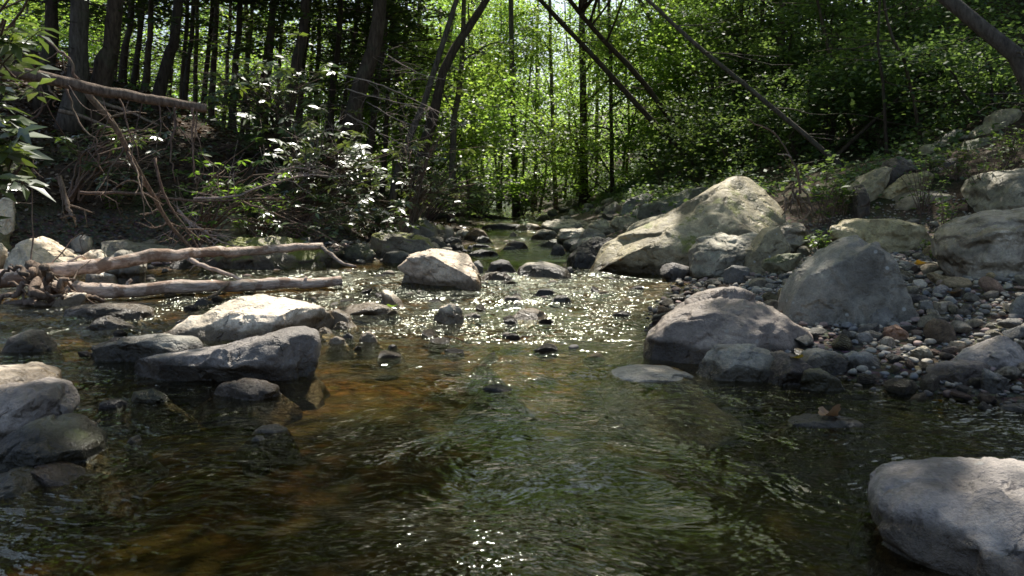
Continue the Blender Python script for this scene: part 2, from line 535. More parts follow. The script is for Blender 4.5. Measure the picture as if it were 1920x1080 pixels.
def outline(poly2, n=256):
    """distance from the centre to the outline for n angles"""
    P = np.asarray(poly2, float)
    Q = np.roll(P, -1, 0)
    A = .5 * np.sum(P[:, 0] * Q[:, 1] - Q[:, 0] * P[:, 1])
    c = np.array([np.sum((P[:, 0] + Q[:, 0]) * (P[:, 0] * Q[:, 1] - Q[:, 0] * P[:, 1])), np.sum((P[:, 1] + Q[:, 1]) * (P[:, 0] * Q[:, 1] - Q[:, 0] * P[:, 1]))]) / (6 * A)
    a = np.linspace(0, 2 * math.pi, n, endpoint=False)
    d = np.stack([np.cos(a), np.sin(a)], 1)
    e = Q - P
    w = P - c
    den = d[:, 0:1] * e[None, :, 1] - d[:, 1:2] * e[None, :, 0]
    den = np.where(abs(den) < 1e-12, 1e-12, den)
    t = (w[None, :, 0] * e[None, :, 1] - w[None, :, 1] * e[None, :, 0]) / den
    u = (w[None, :, 0] * d[:, 1:2] - w[None, :, 1] * d[:, 0:1]) / den
    t = np.where((u >= -1e-9) & (u <= 1 + 1e-9) & (t > 0), t, 0).max(1)
    k = np.array([1, 2, 3, 2, 1.]) / 9
    t = sum(k[i] * np.roll(t, i - 2) for i in range(5))
    return c, t


ROCKS = []


def unit_(v):
    return v / (np.linalg.norm(v, axis=-1, keepdims=True) + 1e-9)


def rough_up(v, size, r, amp, cuts, seed, cut_n=None):
    if cuts:
        rr = np.random.default_rng(seed + 99)
        for k in range(cuts):
            n = rr.normal(size=3)
            n[1] = -abs(n[1]) * 1.3 - .35
            n[2] = n[2] * .8 + .25
            n /= np.linalg.norm(n)
            sup = (v @ n).max()
            hcut = sup * rr.uniform(.58, .84)
            ex = np.maximum(v @ n - hcut, 0)
            v = v - ex[:, None] * n * .95
    for n, frac in (cut_n or []):
        n = np.array(n, float); n /= np.linalg.norm(n)
        ex = np.maximum(v @ n - (v @ n).max() * frac, 0)
        v = v - ex[:, None] * n * .93
    if len(v) > 2000:
        # chipped cells: every cell of the surface sits a little proud or back and is tilted
        rr = np.random.default_rng(seed + 7)
        cp = v[rr.integers(0, len(v), 26)] * 1.0
        wv = v + size * .10 * np.stack([fbm(v / size * 3 + 9, 2, seed), fbm(v / size * 3 + 31, 2, seed), fbm(v / size * 3 + 57, 2, seed)], 1)
        dist = np.linalg.norm(wv[:, None] - cp[None], axis=2)
        i1 = dist.argmin(1)
        offc = rr.uniform(-1, .6, 26)
        tilt = rr.normal(size=(26, 3)) * .12
        dn = unit_(v)
        step = offc[i1] * amp * .55 * size + ((v - cp[i1]) * tilt[i1]).sum(1)
        s2 = np.sort(dist, 1)
        edge = sstep(0, .05 * size, s2[:, 1] - s2[:, 0])
        v = v + dn * (step * edge)[:, None] - dn * ((1 - edge) * amp * .30 * size)[:, None] * rr.uniform(.2, 1, 26)[i1][:, None]
    d = v / (np.linalg.norm(v, axis=1)[:, None] + 1e-9)
    q = v / size
    ledge = np.abs(((q[:, 2] * 2.2 + q[:, 0] * .5 + fbm(q * 1.5, 2, seed + 3) * .8) % 1.0) - .5) * 2
    nz = fbm(q * 2.1 + seed * 3.7, 4, seed) * amp * 1.15 + (1 - np.abs(fbm(q * 3.3 + seed, 3, seed + 5)) * 2.4) * amp * .55 + fbm(q * 13 + seed, 3, seed + 8) * amp * .28 - sstep(.72, 1, ledge) * amp * .38
    return v + d * (nz * size)[:, None]


def rock(name, label, cat, poly, mat, D=None, lean=.25, cuts=5, amp=.055, seed=None, lvl=5, sink=.3, base=None, Y=None, group=None, cut_n=None, sq=.72, fix=False):
    poly = np.asarray(poly, float)
    seed = len(ROCKS) * 13 + 5 if seed is None else seed
    bx = poly[poly[:, 1] > poly[:, 1].max() - 12][:, 0].mean()
    yg = ground(bx if base is None else base[0], poly[:, 1].max() if base is None else base[1])[1]
    Y = yg if Y is None else Y if fix else min(Y, yg)
    cuts = cuts + 3 if cuts > 1 else cuts
    wpx = np.ptp(poly[:, 0]) / FOC * Y
    hpx = np.ptp(poly[:, 1]) / FOC * Y
    if D is None:
        D = .5 * min(max(wpx * .62, hpx * .8), 1.6)
    Yc = Y + D * .8
    W = np.array([at(px, py, Yc) for px, py in poly])
    c, Rt = outline(np.stack([W[:, 0], W[:, 2]], 1))
    s, f = ico(lvl)
    th = np.arctan2(s[:, 2], s[:, 0]) % (2 * math.pi)
    rad = np.hypot(s[:, 0], s[:, 2])
    an = np.linspace(0, 2 * math.pi, len(Rt) + 1)
    rr = np.interp(th, an, np.append(Rt, Rt[0])) * rad ** .85
    v = np.stack([rr * np.cos(th), D * np.sign(s[:, 1]) * np.abs(s[:, 1]) ** sq, rr * np.sin(th)], 1)
    v[:, 1] += lean * v[:, 2]
    size = .5 * (wpx + hpx) * .6
    v = rough_up(v, size, rng, amp, cuts, seed, cut_n)
    low = sstep(0, 1, np.clip(-v[:, 2] / (abs(v[:, 2].min()) + 1e-6), 0, 1))
    v[:, 2] -= low * sink * hpx
    org = np.array([c[0], Yc, c[1] + v[:, 2].min()])
    v[:, 2] -= v[:, 2].min()
    # the outline seen from the viewer's height matches the photograph's
    zg = max(h1(c[0], Y), float(wlevel(Y)))
    zs = zg - org[2]
    for it in range(4):
        wv = v + org - CAM
        dep = wv @ FWD
        ppx = 960 + FOC * wv[:, 0] / dep
        ppy = 540 - FOC * (wv @ UPV) / dep
        vis = v[:, 2] > max(zs, 0) - .03
        if vis.sum() < 20:
            break
        k = int(np.argmin(np.where(vis, ppy, 1e9)))
        want = at(ppx[k], poly[:, 1].min(), v[k, 1] + org[1])[2] - org[2]
        if v[k, 2] - zs > .02 and want - zs > .01:
            fz = np.clip((want - zs) / (v[k, 2] - zs), .8, 1.25)
            up = v[:, 2] > zs
            v[up, 2] = zs + (v[up, 2] - zs) * fz
        l, rgt = ppx[vis].min(), ppx[vis].max()
        L_, R_ = poly[:, 0].min(), poly[:, 0].max()
        sx = np.clip((R_ - L_) / max(rgt - l, 1), .85, 1.12)
        if it > 1 or v[:, 2].max() - zs < .05:
            sx = 1
        v[:, 0] *= sx
        org[0] += ((L_ + R_) / 2 - ((l + rgt) / 2)) / FOC * Yc * .8
    dz = org[2] - (float(H(np.array([c[0] - wpx * .3, c[0], c[0] + wpx * .3]), np.full(3, Yc - D * .5), False).min()) - .07)
    if dz > 0 and zs > .01:
        lo = v[:, 2] < zs
        t = (zs - v[lo, 2]) / zs
        v[lo, 2] -= dz * t ** .7
        fl = 1 + t ** .8 * min(2.4, 1.3 * (dz + zs) / (wpx * .5))
        v[lo, 0] *= fl
        v[lo, 1] *= fl
    o = link(name, mesh_np(name, v, [f], True, [M[mat]]), None, org)
    tag(o, label, cat, group)
    ROCKS.append((c[0], Yc, wpx * .5, D))
    return o


G = 'boulder'
# ---- left half of the stream
rock('boulder', 'big pale sunlit boulder with a broad flat back in the riffle', G, [(300, 640), (307, 622), (333, 605), (383, 572), (423, 554), (447, 551), (500, 556), (563, 571), (597, 589), (630, 620), (630, 640), (470, 650)], 'pale', lvl=6, cuts=3, D=.42, lean=.45, amp=.04)
rock('boulder', 'long grey boulder with a cracked blunt end in the stream below the pale boulder', G, [(252, 712), (262, 700), (293, 680), (333, 666), (420, 652), (480, 638), (540, 615), (573, 611), (600, 625), (603, 660), (600, 700), (570, 725), (530, 732), (480, 728), (350, 730), (280, 722)], 'mauve', lvl=6, cuts=3, D=.22, lean=.3, amp=.045, cut_n=[((.75, -.6, .1), .86)])
rock('boulder', 'dark wedge shaped rock lying wet beside the long grey boulder', 'rock', [(170, 678), (200, 650), (245, 634), (320, 625), (365, 632), (382, 650), (378, 668), (300, 692), (200, 690)], 'slate', lvl=5, cuts=5, D=.2)
rock('boulder', 'flat grey green slab in the water below the root tangle', 'rock', [(118, 598), (150, 576), (200, 567), (260, 569), (290, 580), (287, 603), (200, 608), (140, 606)], 'grey', cuts=3, D=.25)
rock('stone', 'small humped grey stone in the water in front of the flat slab', 'stone', [(162, 618), (180, 597), (195, 591), (215, 599), (250, 613), (240, 624), (190, 624)], 'grey', lvl=4, cuts=2)
rock('stone', 'lone grey domed stone in the water at the left edge', 'stone', [(2, 658), (22, 630), (50, 617), (70, 620), (90, 635), (108, 648), (80, 664), (30, 666)], 'grey', lvl=5, cuts=1, amp=.03)
rock('boulder', 'pale broken top boulder at the back of the left corner pile', G, [(-110, 735), (-90, 695), (-10, 684), (25, 678), (60, 680), (112, 700), (120, 722), (110, 750), (-60, 770)], 'pale', lvl=5, cuts=6, D=.3)
rock('boulder', 'mauve grey boulder with a notched shoulder in the left corner pile', G, [(-140, 830), (-130, 730), (-20, 714), (50, 706), (112, 709), (135, 745), (147, 772), (140, 785), (110, 800), (60, 850), (-40, 870)], 'mauve', lvl=6, cuts=5, D=.28, Y=2.95)
rock('boulder', 'low greenish boulder with a wet dark foot in the left corner pile', G, [(-60, 860), (0, 822), (45, 785), (80, 774), (120, 783), (150, 808), (188, 825), (200, 870), (205, 900), (150, 910), (60, 912), (-40, 900)], 'green', lvl=6, cuts=4, D=.25, Y=2.68)
rock('stone', 'small grey wedge stone tucked behind the greenish boulder', 'stone', [(115, 790), (125, 780), (150, 782), (180, 797), (183, 825), (130, 830)], 'grey', lvl=4, Y=2.95, D=.07)
rock('stone', 'brown glistening rock awash below the greenish boulder', 'stone', [(40, 905), (62, 865), (80, 862), (120, 880), (172, 905), (160, 925), (80, 930)], 'brown', lvl=5, cuts=4, D=.12, Y=2.45)
rock('stone', 'wet mossy stone with water spilling over it at the left edge', 'stone', [(-60, 950), (-40, 890), (10, 872), (50, 885), (90, 920), (70, 950)], 'green', lvl=5, cuts=3, D=.14, Y=2.3)
rock('stone', 'small pinkish rounded rock in front of the long grey boulder', 'stone', [(402, 748), (420, 718), (450, 708), (500, 711), (525, 724), (524, 748), (450, 760)], 'mauve', lvl=5, cuts=3)
rock('stone', 'small brown stone topped with sun standing alone in the dark water', 'stone', [(472, 814), (490, 799), (515, 794), (542, 806), (525, 822), (490, 822)], 'grey', lvl=4, cuts=2)
rock('stone', 'tiny wet pebble touching the small lone brown stone', 'stone', [(468, 830), (478, 818), (490, 818), (498, 828), (485, 838)], 'slate', lvl=4, cuts=1)
rock('stone', 'tiny pale stone poking from dark water near the greenish boulder', 'stone', [(233, 838), (245, 821), (258, 817), (264, 826), (258, 842)], 'grey', lvl=4, cuts=1)
rock('stone', 'wet dark stone glinting in the riffle below the dark wedge rock', 'stone', [(180, 765), (195, 750), (225, 748), (243, 758), (235, 772), (200, 775)], 'dark', lvl=4)
rock('stone', 'mossy wet stone awash at the foot of the long grey boulder', 'stone', [(245, 752), (262, 735), (290, 728), (312, 740), (318, 758), (280, 765)], 'green', lvl=4)
rock('stone', 'white rounded stone behind the tip of the pale boulder', 'stone', [(596, 600), (610, 582), (632, 579), (655, 590), (660, 608), (630, 616)], 'pale', lvl=4, cuts=2)
rock('stone', 'flat whitish rock in the glitter beside the pale boulder', 'stone', [(645, 590), (655, 573), (690, 566), (725, 573), (745, 588), (715, 598), (670, 597)], 'white', lvl=4, cuts=2)
rock('stone', 'white upright pointed stone standing in the bright riffle', 'stone', [(714, 570), (716, 545), (724, 543), (736, 555), (752, 565), (755, 578), (730, 580)], 'white', lvl=4, cuts=3)
rock('stone', 'chunky white and dark stone alone in the middle of the riffle', 'stone', [(812, 598), (825, 577), (845, 567), (862, 573), (870, 590), (866, 606), (840, 612)], 'pale', lvl=5, cuts=5)
rock('stone', 'dark low stone beside the chunky white stone of the riffle', 'stone', [(866, 600), (872, 590), (890, 586), (902, 592), (898, 603)], 'grey', lvl=4)
rock('stone', 'white flat stone awash in the middle of the glittering riffle', 'stone', [(962, 594), (975, 580), (995, 577), (1018, 587), (1022, 598), (985, 602)], 'white', lvl=4, cuts=2)
rock('stone', 'small pale stone awash behind the middle of the riffle', 'stone', [(936, 566), (950, 554), (972, 554), (982, 563), (965, 572)], 'tan', lvl=4, cuts=1)
rock('stone', 'small grey stone lying left of the dark flat stone in the riffle', 'stone', [(1030, 566), (1044, 553), (1062, 554), (1070, 563), (1050, 570)], 'slate', lvl=4, cuts=2)
rock('stone', 'dark flat stone in the riffle below the upstream dome rock', 'stone', [(1004, 552), (1010, 542), (1030, 541), (1042, 550), (1025, 556)], 'dark', lvl=4, cuts=2)
for (x, y, w, h, mt, lb) in [(395, 632, 16, 12, 'dark', 'small dark stone in the gap between the pale and the long boulders'), (428, 642, 22, 7, 'gold', 'flat brownish stone awash between the pale and the long boulders'), (482, 628, 14, 9, 'brown', 'small brown stone between the pale and long boulders near the blunt end'),
                             (632, 642, 20, 12, 'pale', 'pale stone by the blunt end of the long boulder'), (652, 634, 13, 10, 'dark', 'dark round stone by the blunt end of the long boulder'), (690, 634, 17, 14, 'white', 'bright white stone in the glitter off the blunt end of the long boulder'), (640, 610, 14, 8, 'tan', 'tan stone wedged off the tip of the pale boulder'), (608, 622, 15, 9, 'pale', 'pale pebble between the tips of the two largest boulders'),
                             (735, 652, 12, 6, 'dark', 'dark wet stone in the glitter below the bright white stone'), (320, 628, 24, 8, 'white', 'whitish pebble sitting behind the dark wedge rock'), (905, 690, 26, 6, 'gold', 'brownish flat rock just under the glittering water')]:
    rock('stone', lb, 'stone', [(x - w, y + h * .6), (x - w * .6, y - h * .6), (x, y - h), (x + w * .7, y - h * .5), (x + w, y + h * .6), (x, y + h)], mt, lvl=4, cuts=2)
rock('stone', 'black wet stone breaking the lip of the pool in midstream', 'stone', [(895, 738), (910, 725), (935, 720), (958, 728), (965, 738), (930, 744)], 'dark', lvl=4, cuts=1)

# ---- middle distance
rock('boulder', 'dazzling white topped boulder with a dark front in midstream', G, [(745, 500), (762, 484), (787, 471), (803, 466), (827, 469), (870, 476), (887, 500), (903, 525), (893, 545), (840, 548), (785, 548), (770, 525)], 'crest', lvl=6, D=.36, lean=.5, cuts=0, amp=.04, cut_n=[((-.35, -.93, -.12), .42), ((.42, -.22, .88), .66)])
rock('stone', 'small white rock leaning on the dark side of the white topped boulder', 'stone', [(752, 538), (760, 512), (772, 503), (778, 510), (780, 535), (768, 542)], 'white', lvl=4)
rock('boulder', 'low dark dome rock with a shining top upstream of the riffle', 'rock', [(968, 515), (972, 500), (985, 492), (1020, 490), (1045, 495), (1062, 503), (1068, 515), (1030, 524), (985, 524)], 'grey', lvl=5, cuts=1, D=.28, amp=.03)
rock('stone', 'black hump stone left of the shining dome rock', 'stone', [(913, 510), (920, 492), (940, 486), (955, 490), (966, 505), (960, 515)], 'dark', lvl=4, cuts=1)
rock('stone', 'grey stone with a pale crest below the black hump', 'stone', [(900, 523), (905, 513), (930, 509), (950, 513), (960, 524), (930, 530)], 'grey', lvl=4)
rock('stone', 'grey stone against the right flank of the white topped boulder', 'stone', [(885, 510), (888, 492), (898, 488), (906, 500), (906, 520)], 'slate', lvl=4, Y=8.2)
rock('stone', 'small dark stone touching the right end of the shining dome rock', 'stone', [(1060, 512), (1064, 501), (1072, 500), (1077, 510), (1070, 516)], 'dark', lvl=4, cuts=1)
rock('boulder', 'black speckled boulder in the water left of the huge ridged boulder', G, [(1062, 495), (1068, 478), (1090, 460), (1120, 447), (1150, 444), (1175, 455), (1185, 490), (1160, 505), (1110, 505)], 'dark', lvl=6, D=.5, amp=.09, cuts=1)
rock('boulder', 'brown angular block with mossy back on the left bank beyond the riffle', G, [(688, 480), (694, 455), (703, 437), (735, 435), (765, 440), (800, 447), (818, 470), (805, 488), (740, 492), (700, 490)], 'mossy', lvl=6, cuts=4, D=.5, cut_n=[((-.8, -.6, .1), .8)])
rock('boulder', 'mossy rounded rock left of the brown angular block', 'rock', [(642, 482), (650, 465), (668, 455), (690, 460), (706, 478), (700, 492), (660, 494)], 'green', lvl=5, cuts=2)
rock('boulder', 'dark flat stone below the brown angular block', 'rock', [(716, 490), (725, 473), (755, 470), (772, 478), (775, 492), (740, 496)], 'slate', lvl=4, cuts=3)
rock('boulder', 'dark mossy ledge boulder under the left bank upstream', G, [(742, 440), (748, 418), (775, 404), (800, 407), (818, 425), (822, 445), (780, 452)], 'mossy', lvl=5, cuts=4, D=.6, Y=14)
rock('boulder', 'small mossy yellow rock right of the dark mossy ledge', 'rock', [(808, 445), (812, 428), (825, 420), (835, 430), (834, 448)], 'mossy', lvl=4, cuts=3, Y=15.5)
for i, (x, y, w, h, mt, lb) in enumerate([
    (1022, 440, 26, 11, 'grey', 'dark rock with a white cap in the far stream'), (968, 460, 22, 9, 'brown', 'low brown hump in the far pool'), (955, 466, 14, 5, 'dark', 'dark flat stone before the low brown hump of the far pool'), (1046, 468, 14, 12, 'dark', 'dark pointed stone left of the black speckled boulder'),
    (893, 440, 24, 13, 'brown', 'brown humped stone at the left edge of the far pool'), (905, 450, 16, 8, 'slate', 'dark stone in front of the brown hump of the far pool'), (868, 438, 16, 9, 'pale', 'pale stone on the left margin of the far pool'), (838, 436, 15, 14, 'grey', 'grey pointed stone on the left margin beside the mossy ledge'),
    (848, 452, 18, 8, 'slate', 'flat dark stone at the waterline of the far left margin'), (822, 458, 20, 7, 'dark', 'dark wet stone at the waterline below the mossy ledge'), (962, 440, 7, 5, 'white', 'tiny white stone in the far stream left of the capped rock'), (900, 462, 22, 5, 'dark', 'black flat rock awash in the far pool'), (905, 475, 30, 8, 'dark', 'large dark flat rock just breaking the far pool'),
    (945, 425, 40, 7, 'slate', 'long low slab across the far narrows'), (990, 426, 26, 8, 'pale', 'pale slab in the far narrows')]):
    rock('stone', lb, 'stone', [(x - w, y + h * .6), (x - w * .55, y - h * .6), (x - w * .1, y - h), (x + w * .6, y - h * .6), (x + w, y + h * .6), (x, y + h)], mt, lvl=4, cuts=3)
for i, (pl, mt, lb) in enumerate([
    ([(1040, 462), (1048, 445), (1055, 430), (1085, 427), (1108, 433), (1118, 450), (1100, 465)], 'olive', 'olive slab at the waterline left of the ridged boulder'),
    ([(1005, 462), (1020, 452), (1045, 448), (1055, 455), (1050, 465)], 'green', 'low green slab at the waterline beside the olive slab'),
    ([(1012, 432), (1025, 415), (1045, 410), (1095, 413), (1110, 425), (1100, 435), (1040, 438)], 'olive', 'long grey green slab behind the waterline slabs'),
    ([(1095, 428), (1102, 414), (1130, 411), (1152, 420), (1156, 436), (1120, 440)], 'olive', 'rounded olive slab between the long slab and the ridged boulder'),
    ([(1140, 422), (1150, 407), (1175, 404), (1200, 412), (1195, 428), (1160, 432)], 'olive', 'grey slab behind the rounded olive slab'),
    ([(1080, 468), (1090, 448), (1125, 443), (1150, 452), (1150, 472)], 'grey', 'grey slab behind the black speckled boulder'),
    ([(1195, 410), (1205, 395), (1240, 378), (1290, 355), (1325, 350), (1330, 370), (1260, 410), (1215, 420)], 'green', 'long mossy ledge sloping behind the ridged boulder'),
    ([(1130, 400), (1135, 388), (1155, 378), (1170, 390), (1165, 402)], 'grey', 'pale tilted flagstone on the slope above the far slabs'),
    ([(1165, 398), (1180, 375), (1215, 362), (1225, 375), (1200, 398)], 'slate', 'dark tilted flagstone leaning on the far right slope')]):
    rock('boulder' if i in (6,) else 'flagstone', lb, 'rock', pl, mt, lvl=5, cuts=5, sq=.6)

# ---- left bank
rock('boulder', 'smooth pale boulder behind the upper log on the left bank', G, [(8, 505), (12, 472), (20, 452), (45, 443), (68, 453), (110, 475), (158, 497), (165, 520), (60, 530), (12, 525)], 'pale', lvl=6, cuts=1, D=.4, lean=.4, amp=.03, Y=8.6)
rock('boulder', 'egg shaped pale stone between the smooth boulder and the striped rock', 'rock', [(146, 500), (150, 480), (168, 468), (188, 468), (204, 490), (206, 505), (160, 512)], 'pale', lvl=5, cuts=0, amp=.025, Y=8.9)
rock('boulder', 'rounded pale rock striped with twig shadows behind the upper log', 'rock', [(196, 515), (200, 480), (222, 468), (250, 475), (272, 495), (276, 522), (230, 535)], 'olive', lvl=5, cuts=1, amp=.03, Y=8.7)
rock('boulder', 'shadowed blocky ledge under the left bank', G, [(182, 480), (186, 455), (200, 449), (260, 455), (328, 464), (338, 485), (300, 492), (210, 492)], 'olive', lvl=5, cuts=6, D=.35, Y=9.6)
rock('boulder', 'mossy topped wide boulder behind the end of the upper log', G, [(372, 518), (395, 490), (425, 462), (455, 450), (490, 444), (520, 440), (560, 449), (600, 464), (622, 500), (618, 522), (500, 530), (400, 528)], 'mossy', lvl=6, cuts=2, D=.38, lean=.4, amp=.04, Y=8.7, fix=True)
rock('boulder', 'pale upright rock at the left edge above the smooth boulder', 'rock', [(-40, 430), (-30, 385), (0, 370), (22, 375), (30, 400), (28, 422), (0, 432)], 'pale', lvl=5, cuts=4, Y=9.0)
rock('boulder', 'low pale stone at the left edge beside the smooth boulder', 'rock', [(-40, 500), (-30, 468), (-5, 455), (12, 470), (14, 500), (-10, 512)], 'pale', lvl=4, cuts=3, Y=8.4)
rock('boulder', 'greenish rock under the pale upright rock at the left edge', 'rock', [(-40, 450), (-20, 432), (10, 428), (20, 440), (18, 458), (-20, 462)], 'green', lvl=4, cuts=3, Y=9.0)
rock('boulder', 'grey stone in shadow behind the egg shaped stone', 'rock', [(132, 470), (138, 448), (155, 440), (170, 445), (174, 465), (150, 474)], 'grey', lvl=4, cuts=2, Y=9.6)
rock('boulder', 'tall pale rock half hidden behind leaves of the left bank', 'rock', [(395, 445), (400, 415), (418, 392), (440, 398), (462, 420), (466, 446)], 'olive', lvl=5, cuts=4, Y=10.4)
rock('boulder', 'greyish stone buried under the drooping shrub of the left bank', 'rock', [(640, 425), (645, 405), (660, 398), (676, 405), (680, 425)], 'olive', lvl=4, cuts=3, Y=11.5)
rock('stone', 'pale stone in the gap under the two logs', 'stone', [(160, 532), (168, 515), (195, 510), (215, 516), (222, 530), (190, 538)], 'white', lvl=4, cuts=2, Y=8.3)
rock('stone', 'white stone behind the root tangle under the lower log', 'stone', [(100, 575), (110, 552), (130, 548), (160, 548), (165, 560), (140, 580)], 'white', lvl=4, cuts=3, Y=7.0)
rock('stone', 'small dark stone in front of the lower log', 'stone', [(338, 553), (345, 543), (358, 541), (366, 550), (360, 556)], 'slate', lvl=4, cuts=2, Y=7.3)
rock('stone', 'wet dark stone at the left tip of the pale boulder', 'stone', [(366, 571), (372, 560), (386, 557), (390, 566), (382, 574)], 'dark', lvl=4, cuts=2, Y=6.5)

# ---- right half
rock('boulder', 'lobed olive shoulder boulder leaning behind the huge ridged boulder', G, [(1160, 480), (1165, 438), (1180, 424), (1250, 400), (1330, 352), (1383, 333), (1420, 345), (1400, 420), (1260, 480), (1190, 495)], 'olive', lvl=6, cuts=3, D=.5, Y=9.3, fix=True, lean=.5, amp=.04)
rock('boulder', 'huge ridged boulder with sun patches sloping into the stream', G, [(1115, 540), (1122, 526), (1145, 503), (1200, 458), (1262, 424), (1330, 379), (1385, 340), (1415, 330), (1440, 338), (1468, 372), (1485, 405), (1487, 440), (1440, 480), (1330, 530), (1200, 545)], 'ridge', lvl=6, cuts=0, D=.55, lean=.5, Y=8.25, fix=True, amp=.036, cut_n=[((-.25, -.72, -.6), .52), ((.45, -.55, .7), .80), ((-.5, -.25, .85), .82), ((.8, -.6, .1), .86)])
rock('boulder', 'rounded boulder with one bright sun patch below the ridged boulder', G, [(1290, 500), (1296, 468), (1320, 444), (1360, 436), (1385, 442), (1430, 434), (1448, 440), (1445, 480), (1420, 510), (1360, 525), (1305, 520)], 'olive', lvl=6, cuts=2, D=.3, Y=7.45, fix=True, amp=.045)
rock('boulder', 'upright dark grey rock right of the sun patched rounded boulder', 'rock', [(1392, 510), (1405, 475), (1420, 450), (1440, 427), (1462, 424), (1478, 442), (1484, 465), (1475, 490), (1440, 510)], 'tri', lvl=5, cuts=4, D=.28, Y=7.3)
rock('flagstone', 'layered slab behind the upright dark grey rock', 'rock', [(1440, 445), (1450, 428), (1480, 417), (1505, 418), (1516, 432), (1510, 452), (1470, 460)], 'strata', lvl=5, cuts=5, Y=8.2)
rock('flagstone', 'flat mossy slab lying before the upright dark grey rock', 'rock', [(1428, 498), (1432, 487), (1460, 478), (1495, 474), (1505, 484), (1480, 500), (1450, 506)], 'green', lvl=5, cuts=4, Y=7.0)
rock('stone', 'small dark blue grey stone at the foot of the rounded boulder', 'stone', [(1356, 522), (1360, 506), (1375, 497), (1398, 500), (1406, 512), (1395, 524)], 'slate', lvl=4, cuts=4, Y=6.9)
rock('boulder', 'black wet stone in the shadow under the ridged boulder', 'rock', [(1236, 512), (1242, 497), (1265, 492), (1292, 500), (1300, 518), (1265, 526)], 'dark', lvl=4, cuts=1, Y=7.9)
rock('boulder', 'tall triangular olive grey boulder standing on the gravel bar', G, [(1455, 600), (1463, 572), (1478, 545), (1502, 514), (1558, 474), (1600, 447), (1632, 440), (1660, 452), (1690, 474), (1700, 520), (1713, 565), (1728, 600), (1650, 615), (1500, 612)], 'tri', lvl=6, cuts=0, D=.34, lean=.3, amp=.03, cut_n=[((-.1, -.97, .15), .55), ((-.55, -.7, .4), .86)])
rock('boulder', 'broad mauve grey boulder with chipped face sloping into the water', G, [(1205, 655), (1212, 640), (1225, 622), (1262, 588), (1310, 559), (1350, 541), (1400, 536), (1440, 553), (1472, 580), (1500, 598), (1526, 615), (1525, 640), (1450, 665), (1330, 690), (1250, 680)], 'mauve', lvl=6, cuts=0, D=.36, lean=.5, amp=.05, Y=4.45, cut_n=[((-.35, -.8, .45), .76), ((.45, -.75, .4), .82)])
rock('boulder', 'dark rounded boulder at the waterline below the mauve boulder', G, [(1306, 710), (1316, 685), (1332, 662), (1352, 649), (1400, 644), (1448, 654), (1458, 668), (1440, 700), (1400, 722), (1330, 724)], 'slate', lvl=6, cuts=2, D=.17, amp=.04)
rock('boulder', 'brown pitted rock with a yellow leaf at the waterline', 'rock', [(1408, 705), (1418, 680), (1440, 662), (1465, 658), (1495, 668), (1525, 700), (1515, 722), (1440, 730)], 'brown', lvl=5, cuts=3, D=.14, amp=.06)
rock('stone', 'grey brown stone behind the brown pitted rock', 'stone', [(1492, 680), (1505, 660), (1535, 652), (1560, 665), (1575, 685), (1600, 700), (1560, 712), (1510, 705)], 'tri', lvl=5, cuts=4, D=.14)
rock('stone', 'pale wet stone at the waterline right of the brown pitted rock', 'stone', [(1500, 722), (1512, 695), (1540, 690), (1572, 708), (1580, 726), (1540, 735)], 'green', lvl=4, cuts=2, Y=3.65)
rock('flagstone', 'sandy slab awash near the dark rounded boulder', 'rock', [(1148, 704), (1158, 692), (1200, 684), (1262, 688), (1302, 705), (1310, 716), (1240, 722)], 'sand', lvl=5, cuts=1, D=.18, amp=.03, lean=.6, Y=4.0)
rock('stone', 'dark flat rock in the pool carrying a curled dead leaf', 'stone', [(1480, 802), (1490, 789), (1520, 780), (1570, 777), (1608, 789), (1628, 806), (1600, 818), (1530, 818)], 'slate', lvl=5, cuts=2, D=.12)
rock('boulder', 'large smooth grey boulder in the near right corner of the pool', G, [(1632, 990), (1635, 955), (1642, 920), (1668, 888), (1710, 870), (1762, 865), (1850, 864), (1960, 856), (2110, 880), (2140, 1000), (2120, 1120), (1900, 1120), (1780, 1070), (1680, 1020)], 'mauve', lvl=6, cuts=0, D=.30, lean=.35, amp=.045, Y=2.0, cut_n=[((.2, -.8, -.5), .7), ((-.1, -.55, .8), .80), ((-.6, -.6, .35), .85)])
rock('stone', 'green stone peeping out behind the near corner boulder', 'stone', [(1640, 905), (1648, 885), (1665, 880), (1690, 885), (1690, 905)], 'green', lvl=4, cuts=2, Y=2.5)
rock('boulder', 'pale weathered boulder with layered cracks at the right edge', G, [(1745, 480), (1750, 450), (1772, 428), (1812, 399), (1870, 389), (1960, 383), (2060, 400), (2080, 510), (1920, 525), (1820, 512), (1765, 500)], 'strata', lvl=6, cuts=2, D=.55, lean=.45, Y=6.5, amp=.05)
rock('boulder', 'long low olive boulder with a groove behind the triangular boulder', G, [(1556, 440), (1562, 422), (1590, 410), (1640, 409), (1705, 415), (1752, 420), (1750, 452), (1700, 478), (1640, 470), (1590, 455)], 'olive', lvl=6, cuts=3, D=.5, Y=7.6)
rock('boulder', 'pointed grey slab under the weeds behind the long olive boulder', G, [(1612, 410), (1618, 400), (1650, 383), (1700, 359), (1740, 357), (1800, 362), (1830, 385), (1810, 415), (1700, 420)], 'grey', lvl=5, cuts=4, D=.6, Y=8.8)
rock('boulder', 'smooth green grey boulder behind the weeds at the right edge', G, [(1815, 390), (1822, 345), (1850, 320), (1900, 315), (1960, 312), (2020, 330), (2030, 400), (1900, 410)], 'olive', lvl=5, cuts=1, D=.7, Y=8.6)
rock('boulder', 'dark rectangular block on the rubble of the right bank', 'rock', [(1645, 340), (1652, 310), (1668, 296), (1705, 292), (1718, 305), (1712, 335), (1690, 352), (1655, 352)], 'dark', lvl=5, cuts=6, Y=10.2)
